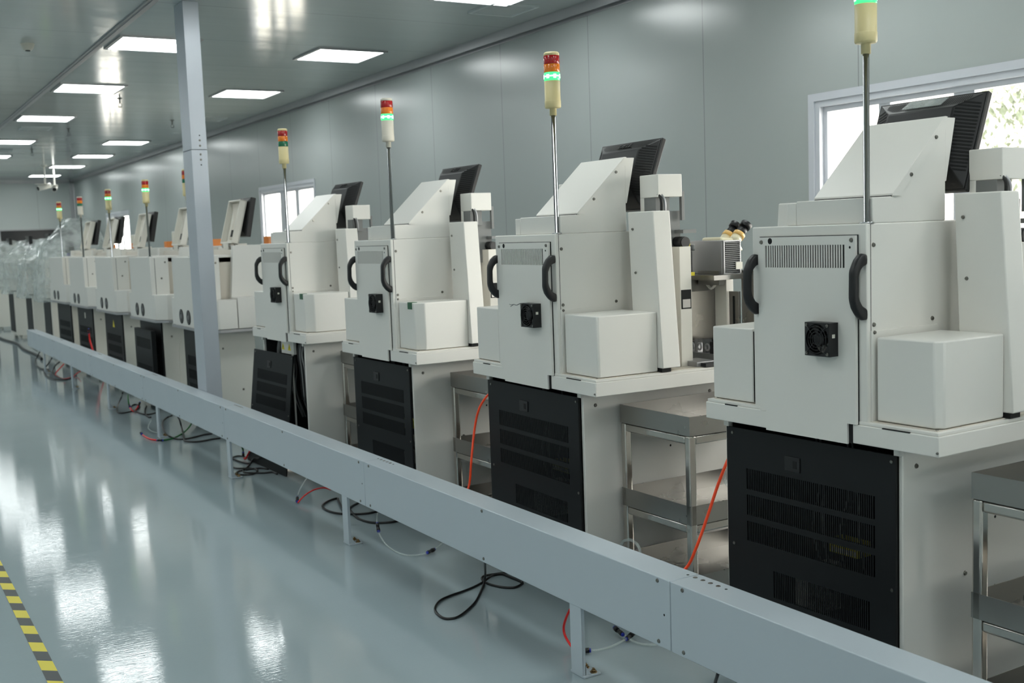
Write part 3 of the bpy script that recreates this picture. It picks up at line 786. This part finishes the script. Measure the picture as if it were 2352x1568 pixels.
# ------------------------------------------------------------------ older machines beyond the column
def old_cabinet():
    b = MB().box(.075, .42, -.03, .84, .07, .84, 0, .003)
    b.screws([(.15, -.03, .7), (.3, -.03, .35)], 1, -1, .009, 1)
    for x in (.12, .38):
        for y in (.05, .76): b.cyl((x, y, .07), (x, y, 0), .025, n=12, mi=1)
    return b
def old_panel():
    b = MB(); vent_plate(b, .060, .074, -.015, .825, .09, .835, [(.08, .73, .52, .60, 40), (.08, .73, .40, .48, 40), (.08, .73, .28, .36, 40)]); return b
def old_tray(): return MB().prism([(-.01, -.10), (.09, -.2), (.75, -.2), (.75, 1.04), (.09, 1.04), (-.01, .93)], 2, .84, .862, 0, .002)
def old_body():
    b = MB().box(0, .17, 0, .85, .862, 1.452, 0, .004).box(.17, .3, .05, .80, .862, 1.44, 1)
    b.box(.0415, .045, -.001, .02, .862, 1.44, 2)
    b.screws([(.1, 0, 1.25), (.14, 0, 1.40)], 1, -1, .009, 3)
    return b
def old_upright():
    b = MB()
    for y0, y1 in ((-.005, .05), (.80, .855)):
        b.prism([(.22, .862), (.25, 1.09), (.29, 1.535), (.72, 1.535), (.72, .862)], 1, y0, y1, 0, .003)
    b.prism([(.25, .95), (.27, 1.25), (.34, 1.50), (.40, 1.50), (.33, .95)], 1, .05, .80, 1)
    b.box(.40, .72, .05, .80, 1.30, 1.52, 0, .003); b.box(.17, .30, .05, .8, 1.40, 1.46, 0, .003)
    return b
def old_box(s):
    f = (lambda y: .85 - y) if s else (lambda y: y)
    b = MB().prism([(.0, f(0)), (.0, f(-.09)), (.09, f(-.185)), (.24, f(-.185)), (.24, f(0))], 2, .865, 1.10, 0, .004)
    b.prism([(.246, f(0)), (.246, f(-.185)), (.44, f(-.185)), (.44, f(0))], 2, .865, 1.115, 0, .004); return b
def old_fan():
    b = MB().cyl((-.004, 0, 0), (.001, 0, 0), .062, n=32, mi=0)
    for r in (.02, .035, .05): b.tube([(-.005, r * math.cos(2 * PI * i / 24), r * math.sin(2 * PI * i / 24)) for i in range(24)], .0022, 6, 1, True, 0)
    b.cyl((-.008, 0, 0), (-.003, 0, 0), .016, n=16, mi=1)
    return b
def old_holder():
    b = MB(); w, z0, z1 = .165, -.19, .19
    b.box(.02, .03, -w, w, z0, z1)
    for y in (-w, w - .012): b.box(-.03, .03, y, y + .012, z0, z1, 0, .002)
    for z in (z0, z1 - .012): b.box(-.03, .03, -w, w, z, z + .012, 0, .002)
    b.prism([(-.15, .17), (.15, .17), (.03, .02), (.07, -.14), (-.07, -.14), (-.03, .02)], 0, .005, .02, 1)
    b.box(.002, .006, -.03, .02, -.125, -.065, 2)
    return b
def old_monitor(): return MB().box(.045, .09, -.205, .205, -.15, .185, 0, .006).hexa([(.03, -.12, -.1), (.045, -.19, -.14), (.045, .19, -.14), (.03, .12, -.1), (.03, -.12, .13), (.045, -.19, .175), (.045, .19, .175), (.03, .12, .13)], 0)
def old_bracket():
    b = MB().box(.36, .40, .36, .50, 1.50, 1.56, 0).box(.40, .50, .28, .58, 1.525, 1.55, 0).cyl((.38, .3, 1.53), (.38, .56, 1.53), .018, n=12, mi=1)
    return b
def old_machine(label, Y0, rz, sy, base_mat, lit, opts):
    r = thing('old_bonder', label, 'machine', (2.45, Y0, 0), rz, 'older bonding machines beyond the column'); r.scale = (1, sy, 1)
    part('cabinet', r, old_cabinet, ['white2', 'screw'], 'old_cabinet')
    p = part('vent_panel', r, old_panel, 'panel', 'old_panel')
    if opts.get('tri'): part('warning_label', p, lambda: MB().prism([(.36, .68), (.44, .68), (.40, .76)], 0, .0585, .0605), 'yellow', 'old_tri')
    if opts.get('lab'): part('paper_label', p, lambda: MB().box(.0585, .0605, .38, .42, .70, .77), 'label', 'old_lab')
    part('tray', r, old_tray, 'alu', 'old_tray'); part('body', r, old_body, ['white', 'beige', 'slot', 'screw'], 'old_body')
    part('upright', r, old_upright, ['white', 'beige'], 'old_upright')
    part('cover_box', r, lambda: old_box(0), 'white', 'old_box_r'); part('cover_box', r, lambda: old_box(1), 'white', 'old_box_l')
    for y in (.63, .40): part('cooling_fan', r, old_fan, ['slot', 'grey'], 'old_fan', loc=(0, y, .945))['label'] = 'round black fan opening'
    h = part('monitor_holder', r, old_holder, ['white2', 'beige', 'slot'], 'old_holder', loc=(.44, .43, 1.73), rot=(0, .26, 0))
    m = part('monitor', r, old_monitor, 'black', 'old_monitor', loc=(.46, .43, 1.765), rot=(0, .2, 0))
    part('screen', m, lambda: MB().box(.0895, .091, -.185, .185, -.135, .17), 'screen', 'old_screen')
    part('monitor_bracket', r, old_bracket, ['white2', 'screw'], 'old_bracket')
    part('orange_cover', r, lambda: MB().box(.60, .70, .02, .14, 1.535, 1.60, 0, .004), 'orange_box', 'old_orange')['label'] = 'small orange plastic cover'
    tower(r, .05, opts.get('ty', .19), -.09, base_mat, lit)
    return r
old_machine('older white machine partly hidden behind the column', 9.0, 0, 1.0, 'cream', False, {'lab': 1, 'ty': .40})
b2 = old_machine('older white machine just left of the column, black door panel hanging off', 10.66, .01, .98, 'cream', True, {})
old_machine('older white machine with yellow warning triangle, second left of the column', 12.38, .01, 1.03, 'cream', True, {'tri': 1})
old_machine('older white machine with unlit tower, third left of the column', 14.04, .015, 1.07, 'ivory', False, {'lab': 1})
old_machine('farthest unwrapped older white machine, next to the plastic wrapped ones', 15.53, .02, 1.1, 'cream', True, {})
od = MB(); vent_plate(od, -.012, .028, 0, .70, 0, .66, [(.05, .62, .48, .58, 30), (.05, .62, .22, .32, 30)]); od.box(.02, .03, .02, .68, .02, .64)
tag(obj('door_panel', od, 'panel', None, (2.43, 10.66, .10)), 'black vented door panel standing out from the cabinet left of the column', 'panel')

# ------------------------------------------------------------------ machines wrapped in clear plastic at the far end
def wrap_mesh(seed, w, d, z0, z1, lean):
    b = bmesh.new(); nl, ns = 22, 56; rows = []
    for k in range(nl + 1):
        t = k / nl; z = z0 + (z1 - z0) * t
        if t < .62: sx = sy_ = 1 + .05 * math.sin(7 * t + seed)
        else: q = (t - .62) / .38; sx = 1 - .62 * q; sy_ = 1 - .72 * q ** 1.1
        row = []
        for i in range(ns):
            a = 2 * PI * i / ns; c_, s_ = math.cos(a), math.sin(a); m = (abs(c_) ** 5 + abs(s_) ** 5) ** -.2
            x = c_ * m * d / 2 * sx; y = s_ * m * w / 2 * sy_
            x += lean * max(0, t - .45)
            nrm = Vector((c_, s_, 0)); v = Vector((x * 5, y * 5, z * 2.2 + seed * 7))
            dsp = .035 * noise.noise(v) + .02 * noise.noise(v * 3.1) - (.05 if t > .05 and t < .4 else 0) * abs(noise.noise(Vector((a * 2, 0, seed))))
            zz = z + (.05 * noise.noise(Vector((x * 4, y * 4, seed))) if t > .6 else 0)
            row.append(b.verts.new((x + nrm.x * dsp + d / 2, y + nrm.y * dsp + w / 2, zz)))
        rows.append(row)
    for k in range(nl):
        for i in range(ns): b.faces.new([rows[k][i], rows[k][(i + 1) % ns], rows[k + 1][(i + 1) % ns], rows[k + 1][i]])
    b.faces.new(rows[-1])
    me = bpy.data.meshes.new('plastic_wrap'); b.to_mesh(me); b.free(); me.materials.append(M['wrap']); return me
def wrapped(label, Y0, seed, h, lean):
    r = thing('wrapped_machine', label, 'machine', (2.46, Y0, 0), 0, 'machines wrapped in clear plastic')
    part('cabinet', r, lambda: MB().box(.08, .62, .03, .82, .06, .84, 0, .004).box(.07, .082, .12, .72, .12, .8, 1).cyl((.15, .1, .06), (.15, .1, 0), .03, n=12).cyl((.55, .75, .06), (.55, .75, 0), .03, n=12).cyl((.15, .75, .06), (.15, .75, 0), .03, n=12).cyl((.55, .1, .06), (.55, .1, 0), .03, n=12), ['white2', 'panel'], 'wr_cab')
    part('body', r, lambda: MB().box(.02, .5, .05, .8, .86, 1.42, 0, .004).box(.55, .8, .1, .75, .86, 1.5, 0, .004), 'white', 'wr_body')
    part('monitor', r, lambda: MB().box(.42, .48, .22, .62, 1.5, 1.82, 0, .005), 'black', 'wr_mon')
    w = link('plastic_wrap', wrap_mesh(seed, .98, .95, .80, h, lean), r, (-.05, -.06, 0)); w['label'] = 'crumpled clear plastic wrap'
    return r
wr = wrapped('plastic wrapped machine with high peaked wrap behind the end of the rail', 17.25, 1, 2.02, .35)
obj('wrap_mark', MB().cyl((.482, .44, 1.47), (.50, .52, 1.47), .075, n=20), 'purple', wr)['label'] = 'round purple printed mark'
wrapped('second plastic wrapped machine from the end of the rail', 19.15, 2, 1.72, .1)
wrapped('third plastic wrapped machine from the end of the rail', 21.4, 3, 1.74, .05)
wrapped('plastic wrapped machine at the left edge, farthest from the camera', 24.2, 4, 1.76, .05)

# ------------------------------------------------------------------ stainless trolleys
W, D = .44, .74
def tro_frame():
    b = MB(); t = .033
    for x in (0, D - t):
        for y in (0, W - t): b.box(x, x + t, y, y + t, .09, .757, 0, .007, 3)
    for z in (.722, .375, .10):
        for y in (0, W - t): b.box(t, D - t, y + .002, y + t - .002, z, z + t, 0, .007, 3)
        for x in (0, D - t): b.box(x + .002, x + t - .002, t, W - t, z, z + t, 0, .007, 3)
    return b
def tro_tray(h=.075):
    b = MB(); e = .0025
    b.box(0, D, 0, W, 0, .004)
    b.box(0, e, 0, W, .004, h); b.box(D - e, D, 0, W, .004, h); b.box(e, D - e, 0, e, .004, h); b.box(e, D - e, W - e, W, .004, h)
    return b
def tro_caster():
    return MB().box(-.02, .02, -.015, .015, .06, .09, 1).cyl((0, -.014, .038), (0, .014, .038), .038, n=20, mi=0).box(-.012, .012, -.019, -.016, .03, .07, 1).box(-.012, .012, .016, .019, .03, .07, 1)
tro = []
def trolley(label, x, y, rz=0, y_w=1.0):
    r = thing('trolley', label, 'trolley', (x, y, 0), rz, 'stainless trolleys between the machines'); r.scale = (1, y_w, 1)
    part('trolley_frame', r, tro_frame, 'tube')
    for z in (.757, .41, .135):
        part('shelf_tray', r, tro_tray, 'steel', 'shelf_tray', loc=(0, 0, z))
    for cx in (.017, D - .017):
        for cy in (.017, W - .017): part('caster', r, tro_caster, ['rubber', 'grey'], loc=(cx, cy, 0))
    return r
trolley('stainless three tier trolley between the two nearest machines', 2.70, 3.235)
trolley('stainless trolley right of the nearest machine, at the right edge', 2.684, 1.55)
trolley('stainless trolley just left of the second machine from the right', 2.70, 4.735)
trolley('stainless trolley beside the machine with the open cabinet', 2.72, 6.30)

# ------------------------------------------------------------------ cables and hoses
def wire(name, label, cat, paths, r, m, group=None, fits=()):
    b = MB()
    for p in paths: b.tube([(q[0], q[1], max(q[2], r + .0008)) for q in p], r, 8, 0)
    if fits:
        t = thing(name, label, cat, (paths[0][0][0], paths[0][0][1], 0), 0, group)
        o = t.location.copy(); b.bm.transform(Matrix.Translation(-o)); obj('hose', b, m, t)
        for a, c_ in fits:
            a = Vector(a); c_ = Vector(c_); a.z = max(a.z, .010); c_.z = max(c_.z, .010); f = MB(); d = (c_ - a); L = d.length; d.normalize()
            if L > .07: mid = (a + c_) / 2; a, c_ = mid - d * .033, mid + d * .033
            if L < .05: mid = (a + c_) / 2; a, c_ = mid - d * .027, mid + d * .027
            f.cyl(a, a + d * .006, .0072, n=14, mi=1).cyl(a + d * .006, a + d * .026, .0088, n=14).cyl(a + d * .026, c_ - d * .024, .007, n=14).cyl(c_ - d * .024, c_ - d * .006, .0098, n=14).cyl(c_ - d * .006, c_, .008, n=14, mi=1)
            f.bm.transform(Matrix.Translation(-o)); obj('fitting', f, ['rubber', 'blue'], t)
        return t
    return tag(obj(name, b, m), label, cat, group)
GC = 'black power cables under the rail'
C1=[(2.183,3.943,0.2),(2.232,4.033,0.15),(2.319,4.191,0.06),(2.326,4.215,0.012),(2.267,4.138,0.006),(2.18,4.03,0.006),(2.097,3.953,0.006),(2.034,3.909,0.006),(2.0,3.902,0.006),(1.974,3.921,0.006),(1.972,3.972,0.006),(1.988,4.035,0.006),(2.021,4.088,0.006),(2.066,4.134,0.006),(2.128,4.16,0.006),(2.192,4.176,0.006),(2.261,4.2,0.006),(2.329,4.236,0.006),(2.364,4.248,0.014),(2.419,4.294,0.006),(2.46,4.283,0.006),(2.467,4.211,0.006),(2.472,4.147,0.006),(2.463,4.114,0.006),(2.407,4.088,0.006),(2.368,4.118,0.006),(2.345,4.175,0.006),(2.339,4.229,0.006),(2.35,4.28,0.006),(2.377,4.311,0.006),(2.409,4.312,0.006),(2.448,4.303,0.006),(2.499,4.289,0.006),(2.553,4.28,0.006)]
wire('power_cable', 'black power cable with one big loop on the floor, nearest of the cables in view', 'cable', [C1], .0052, 'rubber', GC)
C2=[(2.503,6.006,0.006),(2.418,5.938,0.006),(2.333,5.834,0.014),(2.396,6.087,0.014),(2.425,6.177,0.006),(2.366,6.154,0.006),(2.293,6.075,0.006),(2.268,5.994,0.006),(2.269,5.894,0.006),(2.297,5.813,0.006),(2.354,5.754,0.006),(2.421,5.722,0.006),(2.477,5.725,0.006),(2.529,5.748,0.006)]
C2b=[(2.462,6.146,0.006),(2.376,5.888,0.016),(2.356,5.791,0.006),(2.336,5.65,0.006),(2.346,5.551,0.006),(2.38,5.493,0.006),(2.421,5.467,0.006),(2.47,5.457,0.006),(2.522,5.469,0.006)]
wire('power_cable', 'black power cable looped behind the second rail post in view', 'cable', [C2, C2b], .0062, 'rubber', GC)
C3=[(2.283,7.852,0.006),(2.322,7.897,0.006),(2.361,7.903,0.006),(2.386,7.827,0.006),(2.393,7.731,0.006),(2.381,7.664,0.006),(2.345,7.595,0.006),(2.32,7.592,0.006),(2.301,7.684,0.006),(2.293,7.791,0.006),(2.284,7.839,0.006),(2.211,7.588,0.006),(2.207,7.484,0.006),(2.244,7.44,0.006),(2.296,7.407,0.006),(2.306,7.34,0.006),(2.294,7.281,0.006),(2.241,7.212,0.006),(2.191,7.222,0.006),(2.151,7.266,0.006),(2.149,7.302,0.006),(2.191,7.369,0.006),(2.227,7.384,0.006),(2.305,7.507,0.006),(2.37,7.60,0.03),(2.37,7.501,0.05),(2.33,7.324,0.09)]
C3b=[(2.221,7.366,0.006),(2.21,7.307,0.006),(2.241,7.258,0.006),(2.313,7.196,0.006),(2.365,7.183,0.006),(2.37,7.10,0.006)]
C3c=[(2.242,7.383,0.006),(2.296,7.383,0.006),(2.345,7.365,0.006),(2.375,7.30,0.006)]
wire('power_cable', 'tangled black power cable coils in front of the leaning panel', 'cable', [C3, C3b, C3c], .006, 'rubber', GC)
C4=[(2.423,10.086,0.03),(2.392,10.146,0.006),(2.316,9.977,0.006),(2.25,9.732,0.006),(2.185,9.396,0.006),(2.162,9.212,0.006),(2.165,9.044,0.006),(2.185,8.93,0.006),(2.246,8.907,0.006),(2.32,8.937,0.006),(2.404,8.993,0.006),(2.473,8.997,0.006)]
C4b=[(2.265,9.227,0.14),(2.31,9.359,0.09),(2.323,9.372,0.03),(2.247,9.011,0.014),(2.208,8.846,0.006),(2.212,8.78,0.006),(2.262,8.72,0.006),(2.325,8.71,0.006),(2.399,8.737,0.006),(2.467,8.74,0.006)]
wire('power_cable', 'black power cable crossing the green hose below the column', 'cable', [C4, C4b], .007, 'rubber', GC)
C5=[(2.217,11.126,0.15),(2.246,11.341,0.08),(2.198,11.28,0.02),(2.143,11.077,0.006),(2.103,10.844,0.006),(2.109,10.751,0.006),(2.159,10.747,0.006),(2.233,10.809,0.006),(2.308,10.918,0.006),(2.355,11.059,0.006),(2.368,11.189,0.006),(2.346,11.235,0.006),(2.299,11.161,0.006),(2.257,10.967,0.006),(2.238,10.737,0.014),(2.26,10.607,0.006),(2.281,10.479,0.006),(2.343,10.485,0.006),(2.401,10.56,0.006)]
C5b=[(2.416,11.047,0.006),(2.353,10.829,0.006),(2.295,10.574,0.006),(2.274,10.423,0.006),(2.271,10.301,0.006),(2.287,10.286,0.006)]
wire('power_cable', 'black power cable with a small loop around a red hose, left of the column', 'cable', [C5, C5b], .007, 'rubber', GC)
C6=[(2.234,16.57,0.15),(2.217,16.692,0.08),(2.173,16.583,0.03),(2.141,16.343,0.006),(2.111,15.923,0.006),(2.116,15.571,0.006),(2.17,15.428,0.006)]
C6b=[(2.228,15.475,0.15),(2.213,15.635,0.08),(2.147,15.545,0.02),(2.092,15.264,0.006),(2.04,14.767,0.006),(2.026,14.409,0.006),(2.046,14.171,0.006),(2.106,14.073,0.006),(2.175,14.036,0.006),(2.258,14.236,0.006)]
C6c=[(2.272,15.163,0.12),(2.24,15.282,0.07),(2.196,15.238,0.02),(2.153,14.958,0.006),(2.12,14.531,0.006),(2.125,14.232,0.006),(2.148,14.064,0.006),(2.201,14.08,0.006)]
wire('power_cable', 'black power cable hanging under the far end of the rail', 'cable', [C6], .008, 'rubber', GC)
wire('power_cable', 'pair of black cables curving around the farthest red hose', 'cable', [C6b, C6c], .008, 'rubber', GC)
C0=[(2.20,2.51,0.26),(2.20,2.523,0.19),(2.243,2.588,0.12),(2.282,2.638,0.05),(2.273,2.618,0.008),(2.275,2.542,0.006),(2.353,2.525,0.006)]
wire('power_cable', 'black power cable end at the bottom edge under the rail', 'cable', [C0], .0055, 'rubber', GC)
R6=[(2.276,14.853,0.12),(2.229,14.87,0.07),(2.177,14.854,0.02),(2.137,14.664,0.006),(2.127,14.449,0.006),(2.136,14.221,0.006),(2.163,14.12,0.006),(2.227,14.197,0.006),(2.296,14.345,0.006),(2.363,14.464,0.03),(2.377,14.344,0.06)]
wire('air_hose', 'farthest red air hose, looping under the rail', 'hose', [R6], .007, 'red_hose')
R2=[(2.187,6.206,0.012),(2.216,6.22,0.03),(2.251,6.228,0.05),(2.305,6.258,0.06),(2.372,6.323,0.05),(2.418,6.35,0.04),(2.444,6.326,0.03)]
CL2=[(2.211,6.278,0.03),(2.211,6.261,0.05),(2.242,6.293,0.08),(2.288,6.336,0.11),(2.317,6.373,0.12)]
wire('air_hose', 'red air hose arching up from a black fitting, left of the second post', 'hose', [R2], .0045, 'red_hose', None, [((2.208,6.271,0.03),(2.194,6.233,0.014))])
wire('clear_hose', 'thin clear hose rising from the fitting of the arching red hose', 'hose', [CL2], .004, 'clear')
R3=[(2.356,7.776,0.012),(2.359,7.76,0.006),(2.364,7.75,0.015),(2.374,7.737,0.04),(2.376,7.698,0.07)]
wire('air_hose', 'short red air hose bent beside the leaning panel', 'hose', [R3], .006, 'red_hose', None, [((2.339,7.73,0.07),(2.359,7.80,0.02))])
wire('air_hose', 'short green air hose ending in a fitting by the leaning panel', 'hose', [[(2.27,7.6,.2),(2.316,7.657,0.1),(2.338,7.731,0.07)]], .006, 'green_hose')
R4=[(1.996,9.333,0.01),(1.997,9.229,0.006),(2.0,9.128,0.006),(2.012,9.064,0.006),(2.034,9.018,0.006)]
wire('air_hose', 'red air hose with a fitting at each end on the open floor', 'hose', [R4], .0065, 'red_hose', None, [((2.009,9.512,0.012),(1.996,9.333,0.01)), ((2.026,8.983,0.012),(2.067,8.946,0.012))])
G4=[(2.07,8.958,0.01),(2.124,8.985,0.006),(2.194,9.051,0.006),(2.273,9.147,0.015),(2.342,9.249,0.03),(2.378,9.273,0.06),(2.384,9.258,0.08)]
wire('air_hose', 'long green air hose curving up under the rail below the column', 'hose', [G4], .0065, 'green_hose')
R5=[(2.227,10.883,0.03),(2.228,10.808,0.012),(2.242,10.778,0.006),(2.282,10.867,0.015),(2.312,10.9,0.04)]
wire('air_hose', 'small V shaped red air hose inside a cable loop', 'hose', [R5], .007, 'red_hose', None, [((2.239,10.978,0.05),(2.232,10.902,0.03)), ((2.312,10.9,0.04),(2.322,10.904,0.06))])
wire('air_hose', 'green air hose hanging down to the V shaped red hose', 'hose', [[(2.27,11.15,0.12),(2.248,11.046,0.09),(2.239,10.978,0.05)]], .007, 'green_hose')
wire('clear_hose', 'thin clear hose bent around the rail post below the column', 'hose', [[(2.14,9.634,0.08),(2.106,9.606,0.04),(2.094,9.551,0.02),(2.098,9.431,0.012),(2.15,9.3,.006)]], .005, 'clear')
CL1=[(2.268,5.229,0.13),(2.277,5.259,0.09),(2.273,5.249,0.075),(2.259,5.202,0.04),(2.248,5.142,0.02),(2.235,5.047,0.006),(2.225,4.919,0.006),(2.239,4.835,0.006),(2.278,4.805,0.006),(2.324,4.786,0.012),(2.391,4.823,0.012),(2.451,4.865,0.02),(2.502,4.876,0.04)]
wire('clear_hose', 'clear hose with two black fittings right of the second post', 'hose', [CL1], .0042, 'clear', None, [((2.273,5.249,0.075),(2.259,5.202,0.04)), ((2.321,4.78,0.014),(2.388,4.817,0.014))])
R1=[(2.198,3.335,0.16),(2.202,3.368,0.12),(2.21,3.401,0.07),(2.207,3.388,0.04),(2.198,3.335,0.02),(2.201,3.304,0.014),(2.218,3.285,0.014)]
wire('air_hose', 'red air hose bowed behind the nearest full rail post', 'hose', [R1], .0048, 'red_hose', None, [((2.205,3.29,0.014),(2.229,3.276,0.014))])
CL0=[(2.232,3.28,0.012),(2.275,3.274,0.006),(2.325,3.272,0.006),(2.372,3.274,0.012),(2.411,3.284,0.015)]
CL0b=[(2.425,3.307,0.018),(2.424,3.264,0.012),(2.438,3.231,0.006),(2.457,3.202,0.006),(2.487,3.187,0.006)]
wire('clear_hose', 'crossing clear hoses with black fittings right of the nearest full post', 'hose', [CL0, CL0b], .0042, 'clear', None, [((2.417,3.299,0.02),(2.426,3.385,0.03)), ((2.43,3.292,0.015),(2.449,3.297,0.02))])
O1=[(2.66,2.875,.88),(2.6,2.868,0.80),(2.57,2.872,0.752),(2.54,2.894,0.661),(2.5,2.908,0.549),(2.46,2.922,0.444),(2.44,2.959,0.361),(2.38,3.0,0.32),(2.30,3.03,.30),(2.207,3.05,.31)]
wire('air_hose', 'bright orange hose left of the nearest machine', 'hose', [O1], .0055, 'orange_hose')
O2=[(2.66,4.57,.88),(2.6,4.54,0.814),(2.57,4.561,0.784),(2.54,4.589,0.721),(2.52,4.603,0.627),(2.48,4.571,0.5),(2.45,4.559,0.359),(2.38,4.55,0.31),(2.30,4.53,.30),(2.207,4.52,.31)]
wire('air_hose', 'bright orange hose left of the second machine from the right', 'hose', [O2], .0055, 'orange_hose')
wire('clear_hose', 'loop of clear tube above the rail in front of the near trolley', 'hose', [[(2.60,3.60,.006),(2.6,3.563,0.26),(2.58,3.489,0.321),(2.56,3.411,0.333),(2.54,3.355,0.323),(2.52,3.327,0.28),(2.50,3.31,.006)]], .006, 'clear')
wire('clear_hose', 'loop of clear tube beside the nearest black panel', 'hose', [[(2.6,2.84,0.723),(2.58,2.893,0.704),(2.56,2.885,0.678),(2.56,2.868,0.655),(2.57,2.83,0.63)]], .006, 'clear')
wire('thin_wire', 'thin white wire beside the machine with the open cabinet', 'wire', [[(2.62,7.66,.5),(2.6,7.70,0.42),(2.56,7.72,.3),(2.53,7.74,0.15),(2.5,7.76,.004)]], .003, 'label')
wire('thin_wire', 'thin white wire hanging in front of the machine behind the column', 'wire', [[(2.53,9.86,0.763),(2.5,9.95,0.674),(2.5,9.98,0.55),(2.5,9.99,0.385),(2.5,9.99,.004)]], .003, 'label')
wire('air_hose', 'red air hose with black joints between the far machines', 'hose', [[(2.40,13.72,.60),(2.405,13.73,.55),(2.41,13.74,.48),(2.42,13.70,.40),(2.45,13.66,.2),(2.5,13.58,.01)]], .010, 'red_hose', None, [((2.40,13.72,.56),(2.40,13.71,.62)), ((2.415,13.73,.44),(2.42,13.71,.38))])
wire('floor_cable', 'thick black cable on the floor by the plastic wrapped machines', 'cable', [[(2.30,25.5,.019),(2.36,23.5,.019),(2.30,21.6,.019),(2.38,20.2,.019),(2.32,18.9,.019),(2.34,17.6,.019),(2.30,16.9,.019)]], .018, 'rubber')

# ------------------------------------------------------------------ world, camera, view
wd = bpy.data.worlds.new('World'); SC.world = wd; wd.use_nodes = True
bg = wd.node_tree.nodes['Background']; bg.inputs[0].default_value = (1.0, .95, .90, 1); bg.inputs[1].default_value = 10.0
cd = bpy.data.cameras.new('Camera'); cam = bpy.data.objects.new('Camera', cd); COL.objects.link(cam)
R = [[0.85641738, -0.08075126, 0.5099299], [-0.51501375, -0.06437672, 0.85476106], [-0.03619542, -0.99465314, -0.09672135]]
mw = Matrix(((R[0][0], -R[0][1], -R[0][2], 0), (R[1][0], -R[1][1], -R[1][2], 0), (R[2][0], -R[2][1], -R[2][2], 1.55), (0, 0, 0, 1)))
cam.matrix_world = mw
cd.sensor_width = 36; cd.sensor_fit = 'HORIZONTAL'; cd.lens = 2549.28 * 36 / 2352; cd.clip_start = .05
cd.dof.use_dof = True; cd.dof.focus_distance = 4.0; cd.dof.aperture_fstop = 5.0
SC.camera = cam
vs = SC.view_settings; vs.view_transform = 'Standard'; vs.look = 'None'; vs.gamma = 1.0; vs.exposure = 0.2; vs.use_curve_mapping = False
SC.cycles.use_denoising = True
SC.cycles.max_bounces = 10; SC.cycles.diffuse_bounces = 5; SC.cycles.glossy_bounces = 5; SC.cycles.transparent_max_bounces = 16
SC.cycles.sample_clamp_indirect = 6.0
SC.cycles.caustics_reflective = False; SC.cycles.caustics_refractive = False
